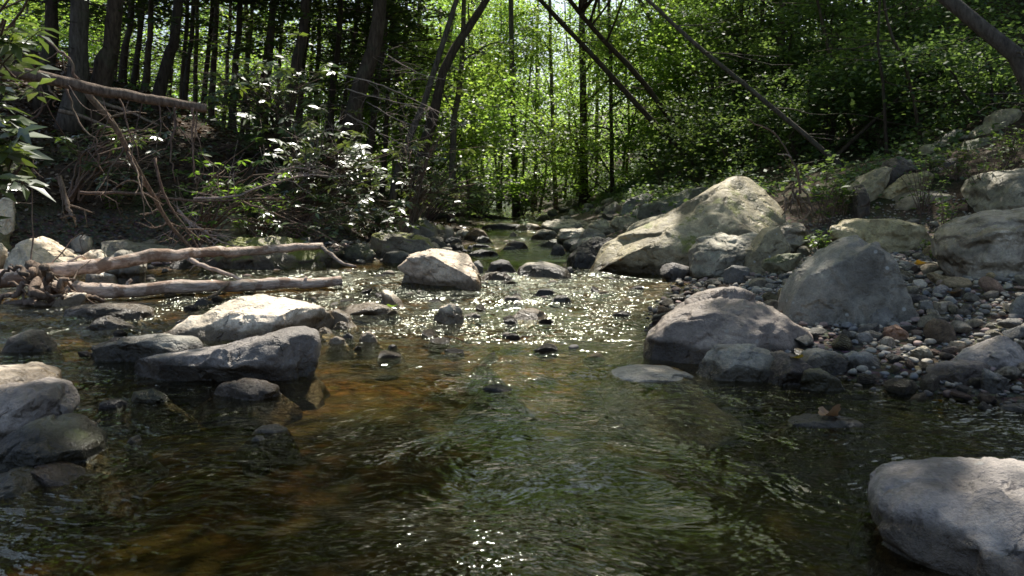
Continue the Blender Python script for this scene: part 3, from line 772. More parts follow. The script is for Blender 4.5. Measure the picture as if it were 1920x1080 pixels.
rock('flagstone', 'long tilted slab below the dark rectangular block', 'rock', [(1585, 365), (1600, 345), (1640, 322), (1670, 312), (1672, 335), (1640, 362), (1600, 385)], 'olive', lvl=5, cuts=5, Y=9.8)
rock('flagstone', 'upright dark slab at the left end of the rubble', 'rock', [(1590, 412), (1596, 370), (1610, 345), (1625, 350), (1632, 380), (1628, 412)], 'dark', lvl=5, cuts=5, Y=8.9)
rock('flagstone', 'grey slab sloping between the dark block and the pointed slab', 'rock', [(1648, 382), (1655, 365), (1700, 335), (1740, 320), (1752, 330), (1740, 352), (1690, 378)], 'olive', lvl=5, cuts=5, Y=9.3)
for (x, y, w, h, mt, lb, yy) in [
    (1738, 280, 18, 10, 'olive', 'pale tilted flag above the dark rectangular block', 11.5), (1790, 255, 22, 13, 'olive', 'grey block high on the rubble slope', 13), (1740, 250, 13, 7, 'grey', 'small pale flag high on the rubble slope', 13.5), (1842, 240, 16, 7, 'grey', 'flat stone at the top of the rubble slope', 13.5), (1835, 268, 34, 10, 'green', 'long mossy slab across the top of the rubble slope', 12.5),
    (1760, 300, 18, 9, 'slate', 'dark slate wedge on the rubble slope', 11), (1785, 305, 20, 9, 'dark', 'black gap stone beside the slate wedge on the rubble slope', 10.8), (1800, 312, 15, 10, 'brown', 'reddish brown stone below the black gap stone', 10.4), (1757, 318, 12, 6, 'pink', 'small reddish stone on the rubble near the weeds', 10.2), (1880, 225, 38, 22, 'tri', 'large grey face in the shade at the top right of the rubble', 13.5), (1765, 105, 26, 14, 'tri', 'pale boulder high on the wooded slope', 17), (1700, 305, 14, 6, 'olive', 'thin flag resting on the dark rectangular block', 10.6), (1860, 290, 20, 9, 'brown', 'brown slab beside the long mossy slab', 11.5)]:
    rock('flagstone', lb, 'rock', [(x - w, y + h * .9), (x - w * .7, y - h * .3), (x - w * .1, y - h * .9), (x + w * .6, y - h), (x + w, y - h * .2), (x + w * .5, y + h * .8)], mt, lvl=4, cuts=5, Y=yy, sq=.6)

# ---- stones one can tell apart on the gravel bar
for (pl, mt, lb) in [
    ([(1620, 600), (1628, 585), (1650, 570), (1670, 575), (1690, 598), (1680, 612), (1640, 614)], 'slate', 'pale blue grey stone propped against the triangular boulder'),
    ([(1654, 628), (1662, 613), (1685, 607), (1705, 622), (1704, 636), (1670, 640)], 'pink', 'pinkish oval stone below the propped blue grey stone'),
    ([(1748, 580), (1755, 567), (1780, 564), (1796, 575), (1788, 588), (1760, 590)], 'tan', 'smooth tan oval stone right of the triangular boulder'),
    ([(1748, 550), (1755, 537), (1770, 533), (1782, 545), (1775, 555)], 'mauve', 'purple round stone above the tan oval stone'),
    ([(1785, 690), (1800, 665), (1850, 640), (1880, 628), (1915, 630), (1935, 660), (1925, 690), (1840, 698)], 'mauve', 'large angular reddish slab at the right edge of the gravel bar'),
    ([(1735, 715), (1740, 688), (1775, 676), (1840, 674), (1866, 690), (1860, 715), (1800, 725)], 'mauve', 'flat mauve slab near the water on the gravel bar'),
    ([(1838, 735), (1843, 702), (1850, 690), (1880, 703), (1905, 730), (1900, 742)], 'slate', 'dark wedge stone leaning beside the flat mauve slab'),
    ([(1578, 690), (1585, 668), (1605, 658), (1640, 665), (1660, 685), (1640, 700), (1600, 700)], 'slate', 'blue grey angular stone in the middle of the gravel bar'),
    ([(1516, 600), (1522, 590), (1540, 588), (1553, 600), (1545, 610), (1525, 610)], 'olive', 'olive round stone at the left foot of the triangular boulder'),
    ([(1602, 640), (1608, 624), (1630, 620), (1640, 635), (1630, 648)], 'grey', 'grey angular stone below the triangular boulder'),
    ([(1706, 680), (1715, 655), (1735, 648), (1750, 668), (1748, 685)], 'tri', 'brownish pointed stone in the middle of the gravel bar'),
    ([(1776, 650), (1785, 639), (1805, 640), (1818, 652), (1800, 662)], 'tan', 'cream flat stone on the gravel near the reddish slab'),
    ([(1720, 582), (1725, 565), (1745, 562), (1752, 575), (1745, 590)], 'slate', 'flat blue stone touching the right foot of the triangular boulder'),
    ([(1890, 600), (1900, 572), (1930, 550), (1960, 560), (1960, 600)], 'slate', 'grey green block at the right edge of the gravel bar'),
    ([(1868, 775), (1885, 762), (1930, 758), (1950, 770), (1930, 782)], 'slate', 'flat wet stone at the waterline at the right edge'),
    ([(1710, 535), (1716, 525), (1730, 523), (1740, 533), (1728, 541)], 'white', 'cream white pebble behind the right side of the triangular boulder'),
    ([(1706, 500), (1714, 490), (1735, 489), (1760, 497), (1740, 505)], 'white', 'small bright stone lit by sun under the weathered boulder')]:
    rock('stone', lb, 'stone', pl, mt, lvl=5, cuts=5, sink=.2)

# ------------------------------------------------------------------ pebbles
def pebble_verts(seed, lvl, flat):
    s, f = ico(lvl)
    r = np.random.default_rng(seed)
    v = s * np.array([1.0, r.uniform(.65, .95), flat])
    v = np.sign(v) * np.abs(v) ** .9
    for k in range(r.integers(4, 9)):
        n = r.normal(size=3); n /= np.linalg.norm(n)
        ex = np.maximum(v @ n - (v @ n).max() * r.uniform(.5, .85), 0)
        v = v - ex[:, None] * n * .97
    d = v / np.linalg.norm(v, axis=1)[:, None]
    v = v + d * (fbm(v * 1.6 + seed, 3, seed) * .12)[:, None]
    return v, f


PEB = {}
KINDS = ['tri', 'slate', 'olive', 'pink', 'tan', 'grey', 'brown', 'mauve']
PCOL = {'tri': 'grey brown', 'slate': 'blue grey', 'olive': 'olive', 'pink': 'reddish', 'tan': 'tan', 'grey': 'mottled grey', 'brown': 'dark brown', 'mauve': 'mauve', 'pale': 'pale', 'dark': 'black'}
for k in KINDS + ['pale', 'dark']:
    PEB[k] = []
    for j in range(4):
        v, f = pebble_verts(hash(k) % 1 + KINDS.index(k) * 11 + j if k in KINDS else 200 + j + len(k), 3, [.42, .6, .75, .5][j])
        PEB[k].append(mesh_np('pebble', v, [f], True, [M[k]]))

spots = []


def blocked(x, y, r, f=.8):
    for (cx, cy, a, b) in ROCKS:
        if ((x - cx) / (a + r * .3)) ** 2 + ((y - cy) / (b + r * .3)) ** 2 < f:
            return True
    return False


def dart(n, box, sizes, cond, gap=.78):
    got = 0
    for _ in range(n):
        x, y = random.uniform(*box[0]), random.uniform(*box[1])
        if not cond(x, y):
            continue
        r = sizes()
        ok = True
        for (px, py, pr) in spots:
            if (px - x) ** 2 + (py - y) ** 2 < ((pr + r) * gap) ** 2:
                ok = False
                break
        if ok and not blocked(x, y, r):
            spots.append((x, y, r))
            got += 1
    return got


_dg = {}


def dsd(x, y):
    k = (round(x, 2), round(y, 2))
    if k not in _dg:
        _dg[k] = float(sdist(np.array([x]), np.array([y]))[0])
    return _dg[k]


bar = lambda x, y: x > .8 and -.12 < dsd(x, y) < 3.0 and x < .66 * y + .3
dart(500, ((1, 6), (3.2, 8.5)), lambda: random.uniform(.055, .10), bar)
dart(2600, ((1, 6), (3.2, 7.8)), lambda: random.uniform(.03, .055), bar)
dart(5000, ((1, 6), (3.2, 6.6)), lambda: random.uniform(.018, .032), bar)
n_bar = len(spots)
lbk = lambda x, y: x < 0 and -.15 < dsd(x, y) < 1.0 and x > -.66 * y
dart(420, ((-5.5, -.6), (7.4, 13)), lambda: random.uniform(.07, .16), lbk)
dart(800, ((-5.5, -.6), (7.4, 11.5)), lambda: random.uniform(.035, .07), lbk)
n_left = len(spots)
rbk = lambda x, y: x > .6 and -.2 < dsd(x, y) < 1.6 and x < .5 * y
dart(150, ((.8, 4.5), (8, 15)), lambda: random.uniform(.10, .30), rbk)
dart(60, ((.8, 4.0), (15, 27)), lambda: random.uniform(.12, .32), rbk)
n_right = len(spots)
inw = lambda x, y: dsd(x, y) < -.1 and abs(x) < .62 * y
dart(160, ((-4.6, 1.2), (4.4, 9)), lambda: random.uniform(.04, .09), inw)
dart(14, ((-1.0, 1.4), (12, 28)), lambda: random.uniform(.07, .16), inw)

SZ = np.array(spots)
hh = H(SZ[:, 0], SZ[:, 1])
view = SZ[:, 2] / SZ[:, 1]
order = np.argsort(-view)
rank = np.empty(len(order), int); rank[order] = np.arange(len(order))
stuff = Acc()
npeb = 0
for i, (x, y, r) in enumerate(spots):
    where = 0 if i < n_bar else 1 if i < n_left else 2 if i < n_right else 3
    if where == 0:
        k = random.choices(KINDS, [4, 2.6, 3, 2.4, 2.4, 3, 1.0, 1.6])[0]
    elif where == 1:
        k = random.choices(['pale', 'grey', 'slate', 'olive', 'dark'], [2, 3, 2, 2, 1.5])[0]
    elif where == 2:
        k = random.choices(['olive', 'grey', 'slate', 'dark'], [4, 3, 2, 2])[0]
    else:
        k = random.choices(['dark', 'brown', 'grey', 'pale'], [3, 3, 2, 1.5])[0]
    j = random.randrange(4)
    sc = np.array([r, r * random.uniform(.75, 1.0), r * random.uniform(.7, 1.0)])
    rot = (random.gauss(0, .25), random.gauss(0, .25), random.uniform(0, 6.28))
    z = hh[i] + r * (.22 if where != 3 else .35) + (.0 if where != 0 else .012)
    if where == 3:
        z = wlevel(y) - r * random.uniform(.1, .42)
    if rank[i] < 330:
        o = link('pebble', PEB[k][j], None, (x, y, z))
        o.scale = sc
        o.rotation_euler = rot
        big = r > .05
        if where == 0:
            lab = f"{PCOL[k]} {'fist sized stone' if big else 'small pebble'} lying among the pebbles of the gravel bar"
            grp = 'pebbles of the gravel bar'
        elif where == 1:
            lab = f"{PCOL[k]} loose stone on the stony margin under the left bank"
            grp = 'stones of the left margin'
        elif where == 2:
            lab = f"{PCOL[k]} loose stone on the rocky right margin upstream"
            grp = 'stones of the upstream right margin'
        else:
            lab = f"{PCOL[k]} small stone awash in the shallow stream"
            grp = 'small stones awash in the stream'
        tag(o, lab, 'pebble' if where == 0 else 'stone', grp)
        npeb += 1
    else:
        s, f = pebble_verts(i % 40, 2, .55)
        mt = Matrix.Rotation(rot[2], 3, 'Z') @ Matrix.Rotation(rot[0], 3, 'X')
        v = (s * sc) @ np.array(mt).T + np.array([x, y, z])
        stuff.add(v, None, f)
print('pebbles', npeb, 'small', len(spots) - npeb)
# the fine gravel between them
gp = []
r2 = np.random.default_rng(5)
cx = r2.uniform(.8, 6, 26000); cy = r2.uniform(3.1, 9, 26000)
dd = sdist(cx, cy)
ok = (dd > -.15) & (dd < 3.1) & (cx > .7) & (cx < .66 * cy + .2)
cx, cy = cx[ok][:6500], cy[ok][:6500]
cz = H(cx, cy)
proto = [pebble_verts(300 + j, 1, .55)[0] for j in range(8)]
f1 = ico(1)[1]
for i in range(len(cx)):
    rr_ = r2.uniform(.007, .022)
    a = r2.uniform(0, 6.28)
    v = proto[i % 8] * rr_
    ca, sa = math.cos(a), math.sin(a)
    v = np.stack([v[:, 0] * ca - v[:, 1] * sa, v[:, 0] * sa + v[:, 1] * ca, v[:, 2]], 1) + (cx[i], cy[i], cz[i] + rr_ * .3)
    stuff.add(v, None, f1)

m, nt = new_mat('gravel_mix')
geo = N(nt, 'ShaderNodeNewGeometry')
rnd = geo.outputs['Random Per Island']
c = ramp(nt, rnd, [(0, (.27, .25, .21)), (.3, (.19, .19, .19)), (.5, (.32, .285, .225)), (.62, (.30, .215, .185)), (.75, (.40, .35, .27)), (.88, (.15, .14, .125)), (1, (.35, .335, .30))], 'CONSTANT')
nz = N(nt, 'ShaderNodeTexNoise', Vector=geo.outputs['Position'], Scale=45.0, Detail=4.0).outputs[0]
c = mixc(nt, .6, c, ramp(nt, nz, [(.3, (.5, .5, .5)), (.7, (1.4, 1.4, 1.4))]), 'MULTIPLY')
sep, wl = water_level_node(nt, geo.outputs['Position'])
w = mrange(nt, mth(nt, 'SUBTRACT', sep.outputs[2], wl), .01, .05, 1, 0)
c = mixc(nt, w, c, mixc(nt, 1.0, c, (.35, .32, .3), 'MULTIPLY'))
p = N(nt, 'ShaderNodeBsdfPrincipled', Base_Color=c, Roughness=.8)
out(nt, p.outputs[0])
tag(link('gravel', stuff.mesh('gravel', m)), 'small mixed gravel filling the bar between the stones', 'gravel', None, 'stuff')

# ------------------------------------------------------------------ vegetation helpers
# sunlit pockets: gaps in the canopy along the sun's direction (centre, radius, share of leaves missing)
LIT = []


def lit(x, y, z, r, p=.995):
    LIT.append((x, y, z, r, p))


def litpx(px, py, Y, r, p=.995):
    c = at(px, py, Y)
    lit(*c, r, p)


def open_to_sun(C, r):
    """which leaves stay: gaps are cut along the sun's direction from each sunlit pocket"""
    keep = np.ones(len(C), bool)
    if not len(C):
        return keep
    lo, hi = C.min(0), C.max(0)
    mid, half = (lo + hi) / 2, np.linalg.norm(hi - lo) / 2
    for (x, y, z, rad, p) in LIT:
        v0 = mid - np.array([x, y, z])
        t0 = v0 @ S
        if t0 + half < 0 or v0 @ v0 - t0 * t0 > (half + rad * 1.4) ** 2:
            continue
        v = C - np.array([x, y, z])
        t = v @ S
        d2 = (v * v).sum(1) - t * t
        i = np.nonzero((t > .9 * rad) & (d2 < (1.3 * rad) ** 2))[0]
        if not len(i):
            continue
        q = C[i]
        edge = rad * (1 + .15 * np.sin(q[:, 0] * 3.1 + q[:, 2] * 2.3) + .13 * np.sin(q[:, 1] * 4.3 - q[:, 0] * 2.7))
        keep[i[(d2[i] < edge * edge) & (r.random(len(i)) < p)]] = False
    return keep


def unit(v):
    return v / (np.linalg.norm(v, axis=-1, keepdims=True) + 1e-9)


def leaf_quads(acc, C, A, Nn, L, W, fold=.12):
    """one folded leaf of two quads at each point: along A, facing Nn"""
    n = len(C)
    if not n:
        return
    A = unit(A)
    B = unit(np.cross(Nn, A))
    U = np.cross(A, B)
    L = np.broadcast_to(np.asarray(L, float), (n,))[:, None]
    W = np.broadcast_to(np.asarray(W, float), (n,))[:, None]
    base = C
    mid = C + A * L * .5
    ml = C + A * L * .45 + B * W * .5 + U * W * fold
    mr = C + A * L * .45 - B * W * .5 + U * W * fold
    tip = C + A * L - U * L * .10
    v = np.stack([base, ml, mid, mr, tip], 1).reshape(-1, 3)
    k = np.arange(n)[:, None] * 5
    q = np.concatenate([k + np.array([[0, 2, 4, 1]]), k + np.array([[0, 3, 4, 2]])])
    acc.add(v, q)


def leaf_cards(acc, C, A, Nn, L, W):
    n = len(C)
    if not n:
        return
    A = unit(A)
    B = unit(np.cross(Nn, A))
    L = np.broadcast_to(np.asarray(L, float), (n,))[:, None]
    W = np.broadcast_to(np.asarray(W, float), (n,))[:, None]
    v = np.stack([C - A * L * .5, C + B * W * .5 + A * L * .05, C + A * L * .5, C - B * W * .5 + A * L * .05], 1).reshape(-1, 3)
    acc.add(v, np.arange(n)[:, None] * 4 + np.array([[0, 1, 2, 3]]))


def leaf_mat(name, stops, trans, gloss=.04, rough=.4, tfac=.45):
    m, nt = new_mat(name)
    geo = N(nt, 'ShaderNodeNewGeometry')
    oi = N(nt, 'ShaderNodeObjectInfo')
    r = geo.outputs['Random Per Island']
    col = ramp(nt, r, stops)
    tcol = mixc(nt, 1.0, trans, ramp(nt, r, [(0, (.55, .6, .5)), (.5, (1, 1, 1)), (1, (1.35, 1.25, 1.1))]), 'MULTIPLY')
    hs = N(nt, 'ShaderNodeHueSaturation', Hue=mrange(nt, oi.outputs['Random'], 0, 1, .485, .515, False), Saturation=1.0, Value=mrange(nt, oi.outputs['Random'], 0, 1, .85, 1.15, False), Color=tcol).outputs[0]
    d = N(nt, 'ShaderNodeBsdfDiffuse', Color=col)
    t = N(nt, 'ShaderNodeBsdfTranslucent', Color=hs)
    g = N(nt, 'ShaderNodeBsdfGlossy', Color=(1, 1, 1, 1), Roughness=rough)
    a = N(nt, 'ShaderNodeMixShader', Fac=tfac, i1=d.outputs[0], i2=t.outputs[0])
    lw = N(nt, 'ShaderNodeLayerWeight', Blend=.35)
    f = mth(nt, 'ADD', gloss, mth(nt, 'MULTIPLY', lw.outputs[0], gloss * 2.2))
    b = N(nt, 'ShaderNodeMixShader', Fac=f, i1=a.outputs[0], i2=g.outputs[0])
    out(nt, b.outputs[0])
    return m


LM = {
    'maple': leaf_mat('maple_leaf', [(0, (.035, .06, .012)), (.5, (.06, .10, .02)), (1, (.10, .14, .03))], (.38, .57, .085), .015, tfac=.55),
    'far': leaf_mat('far_leaf', [(0, (.04, .07, .012)), (.5, (.07, .11, .02)), (1, (.11, .15, .03))], (.42, .58, .11), .02, tfac=.55),
    'hemlock': leaf_mat('hemlock_needles', [(0, (.014, .026, .010)), (.6, (.028, .048, .016)), (1, (.05, .08, .022))], (.13, .20, .03), .03, .5, .3),
    'rhodo': leaf_mat('rhododendron_leaf', [(0, (.025, .05, .018)), (.6, (.045, .08, .026)), (1, (.08, .12, .035))], (.24, .36, .04), .11, .36, .33),
    'herb': leaf_mat('herb_leaf', [(0, (.04, .08, .016)), (.5, (.07, .12, .025)), (1, (.12, .17, .04))], (.30, .46, .05), .03),
    'shade': leaf_mat('shade_leaf', [(0, (.05, .08, .035)), (.5, (.075, .12, .05)), (1, (.11, .155, .065))], (.21, .31, .07), .010, .5, .38),
    'litter': leaf_mat('dead_leaf', [(0, (.06, .035, .02)), (.5, (.13, .08, .045)), (1, (.22, .15, .09))], (.15, .08, .03), .03, .5, .15),
    'yellow': leaf_mat('yellow_leaf', [(0, (.55, .36, .03)), (1, (.62, .42, .04))], (.5, .32, .02), .05, .4, .3),
    'brownleaf': leaf_mat('curled_brown_leaf', [(0, (.30, .18, .09)), (1, (.34, .20, .10))], (.25, .12, .04), .04, .4, .2),
}


def bark_mat(name, c1, c2, sc=1.0, bump=.9, axis=2):
    m, nt = new_mat(name)
    tc = N(nt, 'ShaderNodeTexCoord')
    oi = N(nt, 'ShaderNodeObjectInfo')
    co = N(nt, 'ShaderNodeVectorMath', {'operation': 'ADD'}, i0=tc.outputs['Object'], i1=mth(nt, 'MULTIPLY', oi.outputs['Random'], 31.0)).outputs[0]
    mp = N(nt, 'ShaderNodeMapping', Vector=co, Scale=(.16, 1, 1) if axis == 0 else (1, 1, .22)).outputs[0]
    n1 = N(nt, 'ShaderNodeTexNoise', Vector=mp, Scale=24.0 * sc, Detail=6.0, Roughness=.7).outputs[0]
    n2 = N(nt, 'ShaderNodeTexNoise', Vector=co, Scale=3.0, Detail=4.0).outputs[0]
    c = ramp(nt, n1, [(.32, (c1[0] * .4, c1[1] * .4, c1[2] * .4)), (.5, c1), (.7, c2)])
    c = mixc(nt, mrange(nt, n2, .5, .68, 0, .45), c, (.10, .11, .075))
    if axis == 0:
        n3 = N(nt, 'ShaderNodeTexNoise', Vector=co, Scale=5.5, Detail=6.0, Roughness=.7).outputs[0]
        c = mixc(nt, mrange(nt, n3, .5, .58, 0, .85), c, (c1[0] * .45, c1[1] * .38, c1[2] * .33))
    c = mixc(nt, 1.0, c, ramp(nt, oi.outputs['Random'], [(0, (.65, .65, .65)), (1, (1.25, 1.2, 1.15))]), 'MULTIPLY')
    b = N(nt, 'ShaderNodeBump', Strength=bump, Distance=.03 / sc, Height=n1)
    p = N(nt, 'ShaderNodeBsdfPrincipled', Base_Color=c, Roughness=.85, Normal=b.outputs[0])
    p.inputs['Specular IOR Level'].default_value = .2
    out(nt, p.outputs[0])
    return m


BK = {'dark': bark_mat('dark_bark', (.075, .055, .042), (.13, .10, .08)),
      'grey': bark_mat('grey_bark', (.12, .10, .085), (.20, .175, .15)),
      'log': bark_mat('bleached_log', (.55, .44, .37), (.74, .66, .59), 1.3, 1.0, 0),
      'twig': bark_mat('dry_twig', (.17, .115, .09), (.30, .23, .19), 3.0, .5),
      'paletwig': bark_mat('pale_dead_twig', (.36, .28, .25), (.52, .44, .42), 3.0, .5),
      'root': bark_mat('weathered_root', (.20, .145, .11), (.36, .28, .22), 2.0)}


def wig(P, n, amp, r):
    """a wandering line through control points"""
    C = catmull(P, n)
    k = r.normal(size=(n, 3)).cumsum(0)
    k -= np.linspace(0, 1, n)[:, None] * k[-1]
    return C + k * amp


def leaf_cloud(r, n, c, rad, flat=.45):
    p = r.normal(size=(n, 3)) * np.array([1, 1, flat]) * rad
    return c + p


def rand_dirs(r, n, zs=.35):
    d = r.normal(size=(n, 3))
    d[:, 2] *= zs
    return unit(d)


def make_tree(name, label, path, r0, r1, crowns, lm='maple', bk='dark', group=None, leaf=.11, per=90, crad=.5, hem=None, dead=0, seed=1, seg=9, filt=True, extra_limbs=True):
    r = np.random.default_rng(seed)
    path = np.asarray(path, float)
    base = path[0].copy()
    t = empty(name, base, label, 'tree', group)
    n = max(10, int(np.linalg.norm(path[-1] - path[0]) * 1.4))
    C = wig(path, n, .013 * (r0 / .1) ** .5, r)
    rad = np.interp(np.linspace(0, 1, n), [0, .04, .12, 1], [r0 * 1.35, r0 * 1.1, r0, r1])
    a = Acc()
    tube(a, C, rad, seg, .16, seed)
    lf = Acc()
    cnt = 0
    for (cc, cr, k) in crowns:
        cc = np.asarray(cc, float); cr = np.asarray(cr, float)
        u = r.normal(size=(k, 3)); u = unit(u) * (r.random(k) ** .45)[:, None]
        cl = cc + u * cr
        allp, alln = [], []
        for j, c in enumerate(cl):
            if extra_limbs and j % 3 == 0:
                i0 = int(np.argmin(np.linalg.norm(C - (c - np.array([0, 0, np.linalg.norm(c[:2] - cc[:2]) * .6])), axis=1) + r.random(n) * 1.0))
                p0 = C[i0]
                mid = (p0 + c) / 2 + np.array([0, 0, .12 * np.linalg.norm(c - p0)])
                ln = np.linalg.norm(c - p0)
                lp = wig([p0, mid, c], 7, .03, r)
                if filt and not open_to_sun(lp, r).all():
                    continue
                tube(a, lp, np.linspace(min(.012 * ln + .008, rad[i0] * .6), .004, 7), 4, 0, 0, False)
            m_ = int(per * r.uniform(.6, 1.4))
            q = r.normal(size=(m_, 3)) * crad * r.uniform(.7, 1.35) * np.array([1, 1, .16])
            tl = r.normal(size=2) * .28
            q[:, 2] -= q[:, 0] * tl[0] + q[:, 1] * tl[1] + .10 * (q[:, 0] ** 2 + q[:, 1] ** 2) / crad
            alln.append(np.repeat(np.array([[tl[0], tl[1], 1.0]]), m_, 0))
            allp.append(c + q)
        if allp:
            pts, nn = np.concatenate(allp), np.concatenate(alln)
            if filt:
                kp = open_to_sun(pts, r)
                pts, nn = pts[kp], nn[kp]
            nn = unit(nn + r.normal(size=(len(pts), 3)) * .30)
            L = leaf * r.uniform(.65, 1.25, len(pts))
            leaf_cards(lf, pts, rand_dirs(r, len(pts)), nn, L, L * .72)
    if hem:
        z0, z1, nb, lmax = hem
        hp, ha = [], []
        zs = path[0][2] + z0 + (z1 - z0) * r.random(nb)
        for zb in zs:
            i0 = int(np.argmin(abs(C[:, 2] - zb)))
            p0 = C[i0]
            az = r.uniform(0, 6.283)
            f = (zb - zs.min()) / (zs.max() - zs.min() + 1e-6)
            l = lmax * (1 - .65 * f) * r.uniform(.55, 1.1)
            d = np.array([math.cos(az), math.sin(az), r.uniform(-.12, .12)])
            tip = p0 + d * l + np.array([0, 0, -.10 * l * l * .4])
            B = wig([p0, p0 + d * l * .5 + np.array([0, 0, .05 * l]), tip], 7, .02, r)
            if not filt or open_to_sun(B, r).all():
                tube(a, B, np.linspace(min(.018, rad[i0] * .5), .004, 7), 4, 0, 0, False)
            m_ = int(46 * l)
            tt = r.random(m_) ** .7
            P = p0 + (tip - p0) * tt[:, None]
            side = np.cross(d, [0, 0, 1.0]); side /= np.linalg.norm(side)
            off = r.uniform(-1, 1, m_) * (1.05 - tt) * .42 * l * .8 + r.normal(size=m_) * .04
            P = P + side * off[:, None] + np.array([0, 0, 1.0]) * (-.18 * abs(off)[:, None] + r.normal(size=(m_, 1)) * .035)
            hp.append(P)
            ha.append(d * .8 + side * np.sign(off)[:, None] * .9 + r.normal(size=P.shape) * .25)
        if hp:
            P, A = np.concatenate(hp), np.concatenate(ha)
            if filt:
                kp = open_to_sun(P, r); P, A = P[kp], A[kp]
            nn = unit(np.array([0, 0, 1.0]) + r.normal(size=P.shape) * .3)
            L = leaf * r.uniform(.8, 1.6, len(P))
            leaf_cards(lf, P, A, nn, L, L * .42)
    for k in range(dead):
        i0 = r.integers(int(n * .1), max(int(n * .55), int(n * .1) + 1))
        az = r.uniform(0, 6.283)
        l = r.uniform(.4, 1.5)
        p0 = C[i0]
        tip = p0 + np.array([math.cos(az) * l, math.sin(az) * l, r.uniform(-.25, .2) * l])
        tube(a, wig([p0, tip], 5, .03, r), np.linspace(.009, .003, 5), 4, 0, 0, False)
    link('trunk', a.mesh('trunk', BK[bk], base), t)
    if lf.n:
        link('crown', lf.mesh('crown', LM[lm], base, False), t)
    return t


# ------------------------------------------------------------------ where the sun gets through
for x, y, rr in [(-.2, 5.2, .9), (-.9, 4.6, .8), (-1.5, 5.3, .9), (-.6, 6.4, 1.0), (.5, 6.6, .9), (-1.8, 6.6, .9), (-.4, 7.7, .9), (.9, 7.7, .8), (-1.6, 7.8, .8), (1.2, 8.4, .5), (-2.4, 7.4, .8), (.3, 5.4, .6), (-2.7, 6.2, .5), (-3.2, 7.3, .5)]:
    lit(x, y, .1, rr)
for x, y, rr, p in [(-.2, 1.9, .28, .8), (-1.0, 2.2, .25, .7), (.5, 1.75, .3, .8), (1.5, 1.8, .35, .8), (1.9, 2.25, .3, .9)]:
    lit(x, y, .1, rr, p)
litpx(450, 590, 5.3, .75)          # pale boulder
litpx(560, 625, 4.1, .28); litpx(470, 660, 4.0, .30, .7)
litpx(830, 490, 7.7, .6)
litpx(1010, 495, 8.5, .35)
for px, py, Y in [(60, 480, 8.3), (130, 500, 8.3), (170, 485, 8.6), (250, 490, 7.6), (350, 485, 7.8), (450, 475, 8.1), (550, 468, 8.4), (500, 455, 8.9), (300, 535, 7.6), (420, 532, 7.8), (560, 530, 7.9), (10, 400, 8.6), (30, 520, 7.2)]:
    litpx(px, py, Y, .36)
for px, py, Y, rr in [(600, 300, 10, .75), (560, 340, 10, .6), (680, 340, 10.3, .6), (640, 290, 10.5, .6), (800, 320, 11.5, .25), (460, 370, 9.6, .5), (400, 340, 9.4, .4), (520, 410, 9.5, .4), (710, 375, 10.3, .4)]:
    litpx(px, py, Y, rr)
for px, py, Y, rr in [(20, 250, 4.0, .4), (70, 290, 4.2, .4), (40, 50, 4.2, .3), (150, 150, 5.9, .4), (300, 190, 6.2, .35), (200, 300, 7.2, .5), (300, 400, 8, .4), (130, 330, 7, .4), (380, 290, 7.4, .4)]:
    litpx(px, py, Y, rr, .985)
for px, py, Y, rr in [(1400, 345, 9.0, .33), (1330, 390, 8.8, .22), (1230, 460, 8.4, .25), (1365, 440, 7.7, .16), (1440, 350, 9.2, .25), (1900, 420, 6.8, .35), (1830, 440, 6.6, .22), (1740, 498, 6.4, .12), (1895, 935, 2.2, .13), (1860, 890, 2.3, .12), (60, 745, 3.2, .22), (30, 690, 3.6, .25), (1540, 365, 8.3, .25), (1290, 575, 4.6, .2), (1350, 560, 4.7, .2), (1250, 620, 4.5, .12)]:
    litpx(px, py, Y, rr, .985)
for px, py, Y, rr in [(950, 445, 14, .5), (1010, 435, 17, .5), (740, 440, 12.5, .5), (700, 480, 10, .4), (1530, 210, 13, .5), (1480, 180, 15, .4), (1300, 300, 20, .3), (900, 440, 15, .4)]:
    litpx(px, py, Y, rr, .985)
for c in [(-1, 37, 8, 4.5), (1, 31, 5, 2.8), (-1.5, 25, 4.6, 1.5), (0, 24, 4.2, 1.6), (-1.2, 20, 3.4, 1.0), (-.3, 22, 1.8, .8)]:
    lit(*c, .985)
for c in [(-7, 25, 4.5, 1.8), (-10, 27, 6, 2.0), (-13, 28, 5, 2.0), (-5, 24, 6.5, 1.5), (-16, 29, 7, 2.2), (-8, 30, 8, 2.2), (-12, 31, 3, 2.0), (-3.5, 27, 3, 1.5)]:
    lit(*c, .985)
r = np.random.default_rng(98)
for k in range(60):
    Y = r.uniform(21, 44)
    lit(r.uniform(-.60, .20) * Y, Y, r.uniform(1.2, 9.5), r.uniform(.7, 2.1), .985)

r = np.random.default_rng(99)
for k in range(60):
    px, py, Y = r.uniform(0, 1200), r.uniform(60, 400), r.uniform(9, 24)
    litpx(px, py, Y, r.uniform(.2, .6), .985)
for k in range(9):
    px, py, Y = r.uniform(1200, 1900), r.uniform(20, 300), r.uniform(11, 20)
    litpx(px, py, Y, r.uniform(.2, .5), .985)
for k in range(44):
    px, py = r.uniform(1250, 1900), r.uniform(340, 680)
    g = ground(px, py)
    lit(g[0], g[1], g[2] + .1, r.uniform(.06, .18), .97)

# ------------------------------------------------------------------ the wood
def gbase(px, Y):
    x = (px - 960) / FOC * Y
    return np.array([x, Y, h1(x, Y) - .08])


